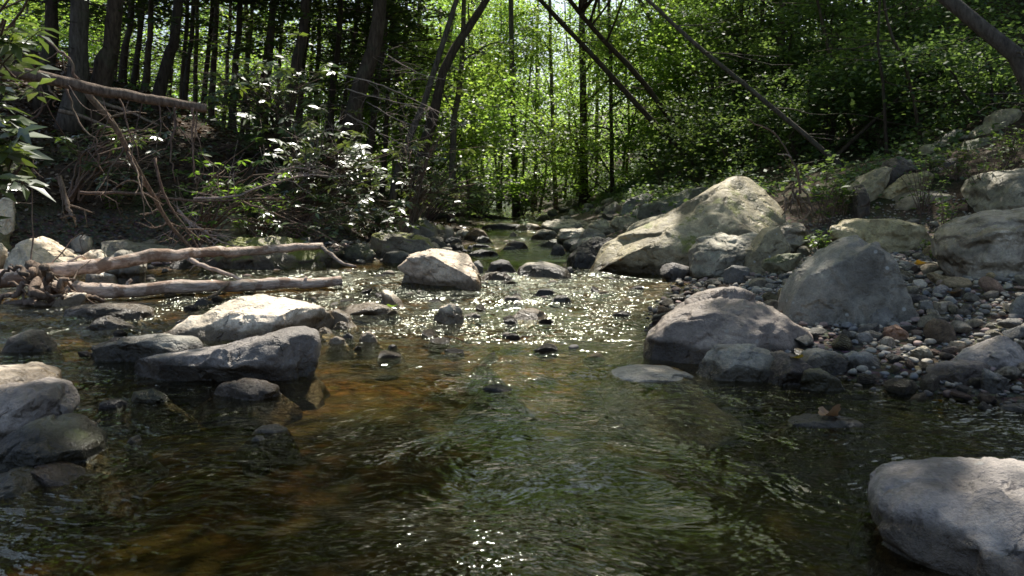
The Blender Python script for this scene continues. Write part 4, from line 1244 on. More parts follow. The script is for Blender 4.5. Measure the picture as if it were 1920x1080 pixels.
def up_path(px, pxtop, Y, top=14.0, dY=0.0, lean=.35):
    """trunk from the ground at column px through the column pxtop at the top of the frame, then bending upright"""
    b = gbase(px, Y)
    e = at(pxtop, 0, Y)
    d = (e - b) / max(e[2] - b[2], .5)
    d[1] = dY
    m_ = b + d * (e[2] - b[2])
    hi = m_ + np.array([d[0] * (top - m_[2]) * lean, dY * (top - m_[2]) + .0, top - m_[2]])
    return [b, (b + m_) / 2, m_, (m_ + hi) / 2 + np.array([d[0] * .3, 0, 0]), hi]


NEAR = 'slender dark trunks of the left bank wood'
LT = [  # px at base, px at top of frame, width px, distance, label
    (98, 92, 30, 12.6, 'dark straight trunk at the left edge of the bank top'),
    (146, 152, 42, 12.0, 'thick pale barked trunk with light on its left side on the bank top'),
    (184, 208, 38, 12.3, 'thick dark trunk leaning slightly right beside the pale barked trunk'),
    (243, 246, 14, 15.5, None), (284, 283, 13, 15, None), (303, 334, 22, 13.3, 'dark trunk leaning right behind the broken end pole'),
    (345, 350, 9, 19, None), (372, 371, 9, 22, None), (402, 406, 12, 18, None), (441, 448, 14, 16, 'straight dark trunk rising behind the dark evergreen shrub'),
    (470, 463, 9, 21, None), (497, 517, 13, 17, None), (533, 576, 22, 14.2, 'stout dark trunk leaning right above the dark evergreen shrub'), (560, 572, 10, 20, None),
    (590, 600, 10, 22, None), (612, 640, 13, 18, 'medium dark trunk leaning right just left of the strongly slanted trunk'), (634, 716, 34, 13.0, 'thick dark trunk strongly slanted to the right'), (668, 692, 9, 21, None), (690, 728, 12, 17, None), (718, 737, 9, 20, None),
    (222, 225, 9, 20, None), (265, 262, 8, 23, None), (320, 330, 9, 24, None), (385, 398, 10, 20, None), (455, 474, 9, 23, None), (485, 510, 10, 19, None), (548, 585, 9, 21, None), (605, 640, 8, 24, None), (625, 672, 9, 20, None), (355, 362, 10, 17, None), (258, 268, 11, 18, None), (210, 222, 12, 16, None), (680, 722, 8, 22, None), (425, 432, 8, 24, None), (520, 528, 8, 25, None), (578, 590, 8, 26, None), (650, 668, 8, 26, None), (745, 765, 9, 24, None), (775, 790, 10, 27, None)]
for i, (pb, pt, wpx, Y, lab) in enumerate(LT):
    r0 = wpx / FOC * Y / 2
    P = up_path(pb, pt, Y, top=random.uniform(12, 16))
    tb = P[0][2]
    make_tree('hemlock_tree', lab or 'slender dark trunk among many like it in the shaded left bank wood', P, r0, r0 * .35, [], 'hemlock', 'grey' if wpx == 42 else 'dark', None if lab else NEAR,
              leaf=.12, hem=(3.4 if i % 3 else 1.6, P[-1][2] - tb, 95 if i % 3 else 140, 2.3), dead=10, seed=100 + i)

# leaning pair at the stream's left edge
P = [at(728, 372, 13.2), at(742, 320, 13.2), at(787, 205, 13.2), at(835, 60, 13.4), at(880, -120, 13.8), at(900, -600, 14.6)]
P[0][2] = h1(P[0][0], P[0][1]) - .1
make_tree('leaning_tree', 'pale lower trunk leaning right behind the sunlit shrub at the stream edge', P, .062, .03, [(P[-1] + [0, 0, .5], (2.6, 2.6, 1.6), 60)], 'maple', 'grey', None, leaf=.12, dead=6, seed=201)
P = [at(768, 355, 14.5), at(790, 285, 14.5), at(815, 205, 14.5), at(828, 130, 14.6), at(870, 55, 14.8), at(912, -15, 15), at(960, -130, 15.4), at(985, -500, 16)]
P[0][2] = h1(P[0][0], P[0][1]) - .1
make_tree('leaning_tree', 'forked dark trunk bending right over the stream from the left bank', P, .10, .05, [(P[-1] + [0, 0, .6], (3.0, 3.0, 1.7), 75)], 'maple', 'dark', None, leaf=.12, dead=8, seed=202)
P = [at(846, 330, 19), at(848, 250, 19), at(858, 170, 19), at(866, 40, 19.2), at(880, -300, 19.6)]
P[0][2] = h1(P[0][0], P[0][1]) - .1
make_tree('maple_tree', 'short stout trunk showing between leaves at the bend of the stream', P, .085, .04, [(P[-1], (2.5, 2.5, 2.2), 55), (at(880, 130, 19), (1.5, 1.5, 1.0), 26)], 'maple', 'grey', None, leaf=.12, seed=203)

# the leaning trunks of the right bank, their crowns out over the stream
def lean(label, pts, w0, crown, seed, rad=(3, 3, 1.7), k=80, bk='dark', extra=None):  # extra: low crowns added so the pool reflects leaves instead of sky
    P = [at(*q) for q in pts]
    P[0][2] = h1(P[0][0], P[0][1]) - .12
    d = unit(P[-1] - P[-2])
    e = P[-1] + d * 1.6
    P += [e, e + d * 1.2 + (np.array(crown) - e) * .25, np.array(crown)]
    make_tree('leaning_tree', label, P, w0 * .66, w0 * .28, [(crown, rad, k)] + (extra or []), 'maple', bk, None, leaf=.13, per=95, crad=.6, seed=seed, dead=14)


lean('slim trunk leaning far left, lower of the two crossing leaning trunks on the right slope', [(1325, 318, 19.5), (1273, 277, 19.3), (1157, 152, 18.6), (1073, 67, 18.2), (1005, -5, 18)], .105, (-2.6, 14.5, 11.0), 211, extra=[((-2.2, 17, 7.0), (2.2, 1.6, .9), 50)])
lean('straight slim trunk leaning left, upper of the two crossing leaning trunks on the right slope', [(1338, 312, 20.5), (1275, 245, 20.2), (1190, 140, 19.6), (1107, 52, 19.2), (1062, -5, 19)], .11, (-.2, 14.2, 11.5), 212, (3.2, 3, 1.8), 90, extra=[((.2, 15.5, 6.8), (2.4, 1.6, .9), 60), ((2.6, 17, 6.6), (2.0, 1.6, .9), 45)])
lean('long pale edged trunk leaning left from behind the weeds of the right bank', [(1592, 332, 13), (1520, 262, 13), (1405, 165, 13), (1290, 72, 13.1), (1208, -6, 13.3)], .062, (.8, 9.0, 9.2), 213, (3.3, 3.0, 1.7), 95, 'grey')
lean('massive brown trunk leaning left across the top right corner', [(1990, 235, 8.2), (1938, 165, 8.2), (1865, 75, 8.3), (1765, -8, 8.5), (1560, -230, 9.5)], .135, (3.6, 8.4, 8.4), 214, (3.3, 2.8, 1.7), 95, 'grey')
lean('curving thin trunk in the shade of the right slope', [(1735, 195, 12.5), (1700, 130, 12.6), (1665, 60, 12.8), (1652, -10, 13)], .04, (5.2, 12.0, 10.0), 215, (3.2, 3.0, 1.7), 90)
lean('thin dark trunk with a red brown base on the right slope', [(1668, 232, 12.2), (1655, 150, 12.3), (1645, 80, 12.5), (1650, -10, 13)], .035, (7.6, 12.5, 10.5), 216, (3.2, 3.0, 1.8), 90)
lean('short leaning trunk above the far slabs on the right slope', [(1600, 215, 16), (1560, 120, 16), (1530, -20, 16.2)], .05, (4.4, 15.5, 11), 217, (3.2, 3.2, 1.8), 85)

# unseen trees added on both banks beside the viewer, crowns shading the pool
for i, (b, c, rad, k, lab) in enumerate([((-7.6, 7.2), (-3.2, 8.8, 9.4), (2.8, 2.8, 1.6), 85, 'unseen maple added on the left bank, its crown shading the left corner pile'), ((-7.2, 2.0), (-1.2, 6.2, 9.8), (2.8, 2.6, 1.6), 85, 'unseen maple added on the left bank, its crown shading the pool'), ((8.5, 6.0), (3.4, 12.2, 9.6), (2.8, 2.6, 1.6), 85, 'unseen maple added on the right bank, its crown shading the gravel bar'), ((7.2, 2.5), (2.0, 5.6, 9.4), (3.0, 2.8, 1.6), 90, 'unseen maple added on the right bank, its crown shading the near corner boulder'), ((-9.5, 11.5), (-5.6, 12.0, 10), (2.8, 2.8, 1.8), 80, 'unseen maple added at the left, its crown shading the bank')]):
    p0 = np.array([b[0], b[1], h1(*b) - .1])
    c = np.array(c)
    P = [p0, p0 + [0, 0, 4.5], p0 * .6 + c * .4 + [0, 0, 2.0], c]
    make_tree('maple_tree', lab, P, .16, .05, [(c, rad, k)], 'maple', 'grey', None, leaf=.13, per=95, crad=.6, seed=250 + i)

# maples added round the bend, unseen crowns hiding sky so the water mirrors green
for i, (px, Y, cx, cz, rad, k) in enumerate([(760, 22, -3.4, 11.0, 2.8, 75), (800, 26, -1.0, 13.0, 3.0, 80), (1330, 25, 2.0, 11.5, 2.8, 75), (1380, 24, 5.4, 11.5, 3.0, 80), (740, 31, -4.0, 15.0, 3.4, 80), (1400, 31, 4.6, 15.0, 3.4, 80), (780, 33, .3, 15.5, 3.2, 80)]):
    b = gbase(px, Y)
    if -1.4 < b[0] < 1.8:
        b[0] = 1.9 if b[0] > .2 else -1.7
        b[2] = h1(b[0], Y) - .1
    c = np.array([cx, Y, cz])
    make_tree('maple_tree', 'slim trunk of a tall maple added so its unseen crown greens the water reflection', [b, b * .7 + c * .3, c - [0, 0, 1.5], c], .085, .03, [(c, (rad, rad * .9, 2.2), k)], 'far', 'grey', 'added maples at the bend', leaf=.16, per=85, crad=.6, seed=270 + i, seg=7)

# straight trunks of the right slope and of the far wood
RT = [(1385, 1391, 9, 25, 0), (1425, 1429, 10, 22, 0), (1457, 1464, 17, 19, 'stout dark straight trunk on the shaded right slope'), (1495, 1492, 12, 21, 0), (1535, 1539, 9, 24, 0), (1575, 1583, 10, 22, 0), (1618, 1622, 9, 23, 0), (1360, 1356, 8, 28, 0), (1475, 1480, 8, 27, 0), (1560, 1556, 8, 28, 0), (1710, 1716, 11, 20, 0), (1780, 1786, 12, 19, 0), (1840, 1850, 14, 18, 0), (1905, 1915, 14, 17, 0), (1640, 1646, 9, 27, 0), (1755, 1760, 9, 25, 0)]
for i, (pb, pt, wpx, Y, lab) in enumerate(RT):
    r0 = wpx / FOC * Y / 2
    P = up_path(pb, pt, Y, top=random.uniform(13, 17))
    make_tree('hemlock_tree', lab or 'slim dark straight trunk in the shaded wood of the right slope', P, r0, r0 * .35, [], 'hemlock', 'dark', None if lab else 'slim straight trunks of the right slope',
              leaf=.14, hem=(1.2, P[-1][2] - P[0][2], 120, 2.4), dead=4, seed=300 + i)
CT = [(905, 903, 7, 36), (968, 957, 12, 27), (1003, 1008, 6, 38), (1042, 1030, 8, 28), (1094, 1092, 15, 26), (1118, 1121, 7, 30), (1147, 1140, 8, 24), (1235, 1238, 7, 31), (1300, 1305, 8, 32), (880, 886, 7, 33), (820, 828, 7, 35), (1330, 1336, 8, 30)]
for i, (pb, pt, wpx, Y) in enumerate(CT):
    r0 = wpx / FOC * Y / 2
    P = up_path(pb, pt, Y, top=random.uniform(12, 15))
    b, t_ = P[0], P[-1]
    mid = np.array([b[0] + random.gauss(0, .6), Y + random.gauss(0, .6), random.uniform(5.0, 7.5)])
    lo = np.array([b[0] + random.gauss(0, 1.0), Y - random.uniform(0, 1.5), random.uniform(2.4, 4.5)])
    lab = {1: 'grey trunk standing alone at the head of the stream', 4: 'thick straight trunk in the middle of the far wood', 6: 'thin dark trunk close to the slope in the far wood'}.get(i)
    make_tree('maple_tree', lab or 'thin trunk under bright leaves in the far wood upstream', P, r0, r0 * .4, [(mid, (2.3, 2.3, 2.2), 34), (lo, (1.7, 1.7, 1.0), 14), (t_, (2.4, 2.4, 2.2), 26)], 'maple', 'grey' if i % 2 else 'dark', None if lab else 'thin trunks of the far wood', leaf=.115, per=125, crad=.5, seed=400 + i, seg=7)

# young leafy trees that fill the middle of the view
SP = [(890, 150, 24, 1.4, 34), (950, 200, 33, 1.8, 40), (1000, 60, 30, 2.2, 50), (870, 60, 27, 2.2, 50), (960, 300, 42, 2.2, 40), (1060, 150, 32, 2.2, 44), (1130, 240, 30, 1.7, 40), (1010, 290, 46, 2.6, 46), (1200, 180, 27, 2.0, 44), (1250, 80, 24, 2.0, 46), (1320, 120, 22, 1.9, 50), (1230, 300, 23, 1.3, 34), (900, 340, 24, 1.1, 26), (820, 270, 21, 1.2, 30), (1400, 60, 21, 1.8, 46), (1090, 330, 26, 1.2, 26), (1000, 200, 31, 2.2, 50), (1160, 60, 29, 2.4, 50), (1420, 250, 17, 1.2, 34), (1520, 200, 15, 1.0, 30), (1600, 130, 15, 1.1, 30), (1350, 230, 19, 1.3, 34), (780, 150, 22, 1.6, 36), (860, 230, 22, 1.4, 34), (1480, 90, 18, 1.4, 36), (1720, 150, 14, 1.0, 28), (1860, 130, 12, 1.0, 30), (1560, 40, 17, 1.4, 36), (1700, 40, 16, 1.4, 36)]
SP += [(x, y, Y, rad, k) for x, y, Y, rad, k in [(200, 60, 26, 1.8, 46), (260, 150, 24, 1.6, 40), (330, 60, 30, 2.2, 50), (400, 140, 27, 1.8, 44), (470, 60, 30, 2.2, 50), (540, 150, 27, 1.8, 44), (600, 60, 30, 2.2, 50), (660, 150, 26, 1.8, 44), (720, 60, 28, 2.0, 50), (700, 230, 23, 1.4, 34), (780, 60, 26, 2.0, 48), (620, 240, 24, 1.4, 34), (60, 60, 25, 2.0, 46), (130, 30, 28, 2.0, 46), (940, 60, 30, 2.4, 54), (880, 0, 27, 2.2, 50), (1060, 30, 31, 2.4, 54), (1260, 10, 27, 2.2, 50), (450, -10, 28, 2.2, 50), (250, 0, 29, 2.2, 50), (880, 100, 36, 2.6, 60), (940, 20, 38, 2.8, 64), (1010, 110, 40, 2.8, 60), (1070, 10, 37, 2.8, 64), (1130, 110, 38, 2.6, 60), (1190, 20, 36, 2.6, 60), (1250, 130, 34, 2.4, 54), (1310, 30, 33, 2.4, 54), (960, -40, 33, 2.4, 56), (1120, -40, 32, 2.4, 56)]]
for i, (px, py, Y, rad, k) in enumerate(SP):
    c = at(px, py, Y)
    b = np.array([c[0] + random.gauss(0, .5), Y + random.gauss(0, .4), 0])
    b[2] = h1(b[0], b[1]) - .1
    if c[2] < b[2] + .8:
        c[2] = b[2] + .8
    P = [b, (b + c) / 2 + [random.gauss(0, .15), 0, 0], c, c + [random.gauss(0, .2), 0, rad * .7]]
    right = px > 1330
    lft = px < 750
    lab = 'young dark leaved tree in the shade of the right slope' if right else 'young bright leaved tree glowing behind the dark trunks of the left bank' if lft else 'young bright leaved tree reaching over the far stream'
    make_tree('young_tree', lab, P, .03 + .01 * rad, .01, [(c, (rad * 1.25, rad * 1.1, rad * .8), k)], 'shade' if right else 'maple', 'dark', 'young trees of the right slope' if right else 'young trees behind the left trunks' if lft else 'young trees over the far stream', leaf=.085 if Y < 18 else .105, per=135, crad=.40, seed=500 + i, seg=6)

# the wood beyond, one mass of bright leaves
r = np.random.default_rng(77)
a = Acc()
for k in range(3800):
    left = k % 5 < 3
    Y = r.uniform(36, 52) if left else r.uniform(44, 70)
    X = (-r.uniform(.02, .72) if left else r.uniform(-.05, .75)) * Y
    zb = .3 + max(0, (abs(X) - 3) * (.08 if left else .3))
    hz = r.random() ** .8
    z = zb + .5 + hz * (15 if X < -2 else 10.5 if X < 9 else 12)
    gap = vnoise(np.array([[X * .16, z * .22, 3.3]]), 5)[0]
    if gap > .46 and -4 < X < 30:
        continue
    n = int(r.uniform(50, 115))
    pts = leaf_cloud(r, n, np.array([X, Y, z]), r.uniform(.7, 1.5), .5)
    pts = pts[open_to_sun(pts, r)]
    L = .21 * r.uniform(.6, 1.3, len(pts))
    leaf_cards(a, pts, rand_dirs(r, len(pts)), unit(np.array([0, 0, 1.0]) + r.normal(size=pts.shape) * .6), L, L * .75)
tag(link('forest', a.mesh('forest', LM['far'], (0, 55, 0), False), None, (0, 55, 0)), 'sunlit mass of leaves of the wood beyond the trunks', 'forest', None, 'stuff')

# low growth on the slopes, dead leaves on the left bank
def clumps(n, box, cond, rad, leaf, lm, name, label, per=34, hz=.25, seed=3, flat=.6, lying=False):
    r = np.random.default_rng(seed)
    X = r.uniform(*box[0], n); Y = r.uniform(*box[1], n)
    D = sdist(X, Y)
    ok = cond(X, Y, D)
    X, Y = X[ok], Y[ok]
    Z = H(X, Y)
    a = Acc()
    for x, y, z in zip(X, Y, Z):
        m_ = int(per * r.uniform(.5, 1.5))
        pts = leaf_cloud(r, m_, np.array([x, y, 0.0]), rad * r.uniform(.6, 1.4), 0)
        if lying:
            pts[:, 2] = H(pts[:, 0], pts[:, 1]) + .012
            nn = unit(np.array([0, 0, 1.0]) + r.normal(size=pts.shape) * .3)
        else:
            hh_ = hz * r.uniform(.5, 1.6)
            q = np.hypot(pts[:, 0] - x, pts[:, 1] - y) / (rad * 1.4)
            pts[:, 2] = H(pts[:, 0], pts[:, 1]) + .02 + hh_ * np.maximum(1 - q, .1) * r.random(m_) ** .5
            nn = unit(np.array([0, -.2, 1.0]) + r.normal(size=pts.shape) * .5)
        L = leaf * (y / 12) ** .35 * r.uniform(.6, 1.4, len(pts))
        leaf_cards(a, pts, rand_dirs(r, len(pts)), nn, L, L * .6)
    tag(link(name, a.mesh(name, LM[lm], (0, 0, 0), False)), label, name.replace('_', ' '), None, 'stuff')


clumps(3400, ((1.5, 26), (8, 42)), lambda X, Y, D: (X > 0) & (D > np.where(Y < 12, 2.9, 1.3)) & (X < .72 * Y + 1) & ((X - Y * .5 < 0) | (Y > 13) | (D > 3.6)), .30, .085, 'shade', 'undergrowth', 'dark low leafy growth covering the shaded right slope', 36, .34, 3)
clumps(900, ((-26, -1), (11, 42)), lambda X, Y, D: (X < 0) & (D > 2.2) & (X > -.72 * Y - 1), .30, .085, 'shade', 'ground_cover', 'low leafy growth on the floor of the left wood', 30, .30, 4)
clumps(1500, ((-12, -1), (7.5, 20)), lambda X, Y, D: (X < 0) & (D > .6) & (X > -.72 * Y - 1), .35, .075, 'litter', 'leaf_litter', 'brown dead leaves lying over the left bank', 26, .02, 5, lying=True)


# ------------------------------------------------------------------ shrubs
def rhodo(name, label, base, tips, whorls, leafL, lm='rhodo', group=None, seed=1, wh=8, spread=.25, nz=.22):
    """evergreen shrub: stems out to the tips, whorls of long drooping leaves round them"""
    r = np.random.default_rng(seed)
    base = np.asarray(base, float)
    t = empty(name, base, label, 'shrub', group)
    a, lf = Acc(), Acc()
    for tp in tips:
        tp = np.asarray(tp, float)
        mid = (base + tp) / 2 + np.array([0, 0, .18 * np.linalg.norm(tp - base)])
        C = wig([base + r.normal(size=3) * .04, mid, tp], 12, .015, r)
        tube(a, C, np.linspace(.016, .006, 12), 5, 0, 0, False)
        for k in range(whorls):
            c = C[r.integers(6, 12)] + r.normal(size=3) * spread * np.array([1, 1, .7])
            tube(a, wig([C[r.integers(5, 10)], c], 5, .01, r), np.linspace(.006, .003, 5), 4, 0, 0, False)
            n = int(wh * r.uniform(.7, 1.3))
            az = np.linspace(0, 6.283, n, endpoint=False) + r.uniform(0, 6) + r.normal(size=n) * .2
            ax = unit(np.array([r.normal() * .35, -.15 + r.normal() * .35, 1.0]))
            A = np.stack([np.cos(az), np.sin(az), -.25 + r.normal(size=n) * .25], 1)
            nn = unit(ax + r.normal(size=(n, 3)) * nz)
            A = A - nn * (A * nn).sum(1)[:, None] * .7
            L = leafL * r.uniform(.7, 1.2, n)
            leaf_quads(lf, np.repeat(c[None], n, 0) + r.normal(size=(n, 3)) * .012, A, nn, L, L * r.uniform(.32, .46, n), .12)
    link('stem', a.mesh('stem', BK['twig'], base), t)
    link('foliage', lf.mesh('foliage', LM[lm], base), t)
    return t


def px_tips(n, box, Y, dy, r):
    return [at(r.uniform(box[0], box[2]), r.uniform(box[1], box[3]), Y + r.uniform(-dy, dy)) for _ in range(n)]


r = np.random.default_rng(8)
rhodo('rhododendron', 'evergreen shrub with big shiny leaves hanging in at the left edge', (-3.2, 4.6, .35), px_tips(10, (-70, 180, 70, 330), 4.1, .35, r), 5, .145, seed=1, spread=.10)
rhodo('rhododendron', 'evergreen spray of shiny leaves in the top left corner', (-3.4, 5.0, .5), px_tips(6, (-40, -25, 60, 60), 4.2, .25, r), 4, .14, seed=2, spread=.10)
b = ground(500, 360); rhodo('rhododendron', 'large dark evergreen shrub standing under the leaning trunks', (b[0], 12.0, h1(b[0] * 1.1, 12.0)), px_tips(26, (395, 120, 585, 300), 11.8, .8, r), 9, .16, seed=3, spread=.30)
rhodo('rhododendron', 'shrub with leaves blazing white in the sun on the left bank', (-2.9, 10.4, h1(-2.9, 10.4)), px_tips(18, (535, 258, 715, 370), 10.1, .45, r), 10, .125, seed=4, spread=.22, nz=.13, wh=9)
rhodo('rhododendron', 'green shrub in dappled light at the foot of the two leaning trunks', (-1.6, 12.4, h1(-1.6, 12.4)), px_tips(14, (760, 250, 850, 360), 12.4, .5, r), 7, .12, seed=5, spread=.25)
rhodo('leafy_shrub', 'broad leaved green shrub behind the dead branches of the left bank', (-3.9, 9.8, h1(-3.9, 9.8)), px_tips(16, (330, 300, 560, 440), 9.5, .35, r), 6, .11, 'herb', seed=6, spread=.2, wh=6)
rhodo('leafy_shrub', 'low broad leaved shrub just above the mossy topped boulder', (-3.2, 9.8, h1(-3.2, 9.8)), px_tips(12, (480, 380, 600, 455), 9.3, .25, r), 6, .10, 'rhodo', seed=7, spread=.18, wh=6)
rhodo('leafy_shrub', 'drooping shrub on the bank edge above the brown angular block', (-1.9, 11.2, h1(-1.9, 11.2)), px_tips(12, (640, 385, 760, 440), 11.0, .3, r), 6, .12, 'rhodo', seed=8, spread=.2)
rhodo('rhododendron', 'dark evergreen shrub on the bank behind the hanging twigs', (-5.6, 10.2, h1(-5.6, 10.2)), px_tips(12, (150, 230, 330, 330), 10.0, .5, r), 5, .12, seed=9, spread=.25)
rhodo('rhododendron', 'shadowed shrub at the bend of the stream beyond the leaning trunks', (-1.9, 17, h1(-1.9, 17)), px_tips(14, (850, 300, 930, 395), 17, .8, r), 8, .16, 'shade', seed=10, spread=.35)
rhodo('rhododendron', 'dark shrub at the head of the visible stream', (.3, 27, h1(.3, 27)), px_tips(16, (930, 330, 1060, 390), 26.5, 1.0, r), 8, .2, 'shade', seed=11, spread=.5)


# ------------------------------------------------------------------ logs and dead wood
def limb(acc, pts, r0, r1, n=24, amp=.006, rough=.14, seed=1, seg=9):
    rr_ = np.random.default_rng(seed)
    tube(acc, wig(pts, n, amp, rr_), np.linspace(r0, r1, n), seg, rough, seed)


def part(name, parent, pts, r0, r1, mat, **k):
    a = Acc()
    limb(a, pts, r0, r1, **k)
    o = np.array(parent.location)
    return link(name, a.mesh(name, BK[mat], o), parent)


def child_branches(parent, base_pts, n, ln, rad, mat, seed, down=.6, name='twig', side=None, fork=1):
    rr_ = np.random.default_rng(seed)
    base_pts = catmull(base_pts, 60)
    for k in range(n):
        p0 = base_pts[rr_.integers(6, 58)]
        d = rr_.normal(size=3) * np.array([1, .5, .5])
        d[2] -= down * 2
        d = unit(d)
        l = ln * rr_.uniform(.4, 1.2)
        p1 = p0 + d * l * .5 + rr_.normal(size=3) * .05 * l
        p2 = p0 + d * l + rr_.normal(size=3) * .16 * l
        a = Acc()
        C = wig([p0, p1, p2], 14, .01 * l, rr_)
        tube(a, C, np.linspace(rad, rad * .35, 14), 5, .1, k)
        for f in range(fork):
            q0 = C[rr_.integers(4, 11)]
            q1 = q0 + unit(d + rr_.normal(size=3) * .7) * l * rr_.uniform(.25, .6)
            tube(a, wig([q0, q1], 8, .01 * l, rr_), np.linspace(rad * .55, rad * .25, 8), 4, 0, 0)
        link(name, a.mesh(name, BK[mat], np.array(parent.location)), parent)


A0 = [at(-90, 535, 6.6), at(100, 512, 6.8), at(250, 492, 7.1), at(370, 482, 7.4), at(480, 475, 7.8), at(605, 461, 8.2)]
t = empty('fallen_log', A0[0], 'long bleached log slanting up over the rocks, upper of the two white logs', 'log')
part('log', t, A0, .078, .036, 'log', seed=2, rough=.38, n=40, seg=12)
part('branch', t, [at(600, 462, 8.2), at(625, 478, 8.1), at(645, 492, 8.0), at(668, 500, 7.95)], .022, .012, 'log', seed=3, n=12)
part('branch', t, [at(355, 488, 7.35), at(390, 503, 7.2), at(430, 517, 7.1), at(465, 527, 7.0)], .024, .012, 'log', seed=4, n=12)
part('branch', t, [at(110, 505, 6.85), at(150, 482, 6.9), at(165, 490, 7.0)], .012, .006, 'log', seed=5, n=10)
A1 = [at(60, 546, 6.5), at(160, 538, 6.65), at(300, 538, 6.8), at(450, 533, 6.95), at(560, 529, 7.1), at(640, 526, 7.2)]
t = empty('fallen_log', A1[0], 'straight bleached log lying along the water, lower of the two white logs', 'log')
part('log', t, A1, .066, .040, 'log', seed=7, rough=.4, n=40, seg=12)
part('branch', t, [at(243, 536, 6.75), at(247, 524, 6.75)], .02, .012, 'log', seed=8, n=5)
part('branch', t, [at(568, 530, 7.1), at(575, 519, 7.1)], .02, .012, 'log', seed=9, n=5)
part('branch', t, [at(392, 556, 6.6), at(430, 531, 6.9)], .014, .01, 'root', seed=9, n=6)

A2 = [at(-90, 120, 5.7), at(60, 141, 5.8), at(200, 172, 6.0), at(310, 192, 6.15), at(388, 203, 6.25)]
t = empty('broken_pole', A2[0], 'grey brown fallen trunk with a sawn pale end jutting from the left over the bank', 'fallen trunk')
part('trunk', t, A2, .046, .033, 'root', seed=12, rough=.16, n=36, seg=12, amp=.0022)
child_branches(t, A2, 10, .6, .006, 'twig', 21, 1.0, fork=2)
for k, q in enumerate([[(325, 200), (322, 235), (320, 290), (328, 340)], [(362, 204), (360, 250), (362, 320), (365, 345)], [(120, 160), (140, 215), (175, 260), (188, 320)], [(215, 172), (236, 210), (245, 250), (262, 300)], [(80, 150), (100, 180), (103, 200)], [(72, 155), (78, 190), (55, 240), (48, 330)]]):
    part('twig', t, [at(x, y, 6.0 + .05 * k) for x, y in q], .010, .004, 'twig', seed=30 + k, n=16, amp=.01, seg=6)

# the root tangle
c0 = at(75, 545, 6.45)
t = empty('root_tangle', (c0[0], c0[1], 0), 'tangle of torn roots at the butt of the white logs', 'root')
rr_ = np.random.default_rng(41)
for k, q in enumerate([[(55, 500), (70, 520), (85, 550), (100, 565)], [(65, 505), (40, 530), (5, 560), (-20, 575)], [(85, 500), (92, 530), (100, 560)], [(15, 575), (70, 585), (130, 580), (175, 565), (195, 560)], [(100, 555), (115, 540), (118, 528)], [(90, 545), (130, 565), (160, 590)], [(20, 540), (60, 560), (110, 585)], [(0, 600), (40, 570), (75, 560)], [(30, 590), (60, 575), (95, 588)], [(118, 530), (140, 560), (160, 575)], [(60, 520), (30, 515), (-10, 530)]]):
    rad = [.05, .03, .04, .035, .03, .012, .015, .02, .02, .014, .02][k]
    part('root', t, [at(x, y, 6.45 + rr_.uniform(-.12, .12)) for x, y in q], rad, rad * .45, 'root', seed=50 + k, n=16, amp=.02, rough=.4, seg=8)
for k in range(16):
    p0 = at(rr_.uniform(10, 150), rr_.uniform(520, 580), 6.45)
    p1 = p0 + unit(rr_.normal(size=3)) * rr_.uniform(.1, .35)
    part('rootlet', t, [p0, (p0 + p1) / 2 + rr_.normal(size=3) * .03, p1], .009, .004, 'root', seed=80 + k, n=8, amp=.006, seg=5)


def dead(label, pts, r0, r1, mat, nt_, ln, seed, down=.2, fork=1, group=None, name='dead_branch'):
    P = [at(*q) for q in pts]
    t = empty(name, P[0], label, 'branch', group)
    part('stem', t, P, r0, r1, mat, seed=seed, n=20, amp=.008, seg=7)
    if nt_:
        child_branches(t, P, nt_, ln, max(r1 * .8, .0035), mat, seed + 1, down, fork=fork)
    return t


dead('thick dark branch slanting down the left bank behind the hanging twigs', [(165, 172, 7.0), (213, 240, 7.2), (273, 347, 7.6), (330, 440, 8.0), (380, 480, 8.2)], .03, .014, 'root', 9, .5, 60)
dead('thin bare branch rising from the pole at the top left', [(150, 152, 6.1), (110, 95, 6.1), (60, 55, 6.2)], .012, .006, 'twig', 3, .3, 61)
dead('long curved pale branch reaching right across the sunlit shrub', [(365, 372, 9.0), (450, 362, 9.1), (520, 340, 9.2), (590, 328, 9.3), (650, 330, 9.4)], .016, .006, 'paletwig', 16, .5, 62, -.2, 2)
dead('upper pale dead branch arching over the white lit leaves', [(500, 335, 9.6), (545, 315, 9.7), (600, 325, 9.8), (640, 345, 9.8)], .012, .005, 'paletwig', 14, .45, 63, -.3, 2)
dead('pale feathery dead spray standing up behind the white lit leaves', [(560, 330, 10.0), (590, 285, 10.0), (610, 245, 10.0), (640, 245, 10.1)], .010, .004, 'paletwig', 16, .4, 64, -.4, 2)
dead('thin grey branch slanting down right behind the mossy topped boulder', [(455, 378, 9.2), (520, 400, 9.2), (600, 435, 9.2), (650, 465, 9.2)], .012, .006, 'twig', 5, .35, 65)
dead('horizontal dead branch low over the left bank rocks', [(150, 360, 8.6), (260, 362, 8.6), (380, 374, 8.7), (530, 372, 8.8)], .018, .008, 'twig', 8, .45, 66, .4)
dead('reddish brown broken limb leaning on the left bank stones', [(110, 330, 8.4), (120, 380, 8.3), (140, 405, 8.2)], .03, .016, 'root', 4, .3, 67)
dead('bundle like dead bough resting behind the upper log', [(330, 395, 8.6), (370, 430, 8.6), (420, 455, 8.7), (470, 470, 8.8)], .016, .008, 'paletwig', 14, .5, 68, .1, 2)
dead('dark dead bough hanging over the smooth pale boulder', [(290, 300, 8.0), (310, 380, 8.0), (350, 440, 8.1), (385, 490, 8.2)], .014, .007, 'twig', 10, .5, 69, .4, 2)
dead('thin twig crossing in front of the smooth pale boulder', [(60, 520, 7.4), (62, 470, 7.5), (58, 380, 7.6), (62, 300, 7.6)], .007, .004, 'twig', 3, .3, 70)
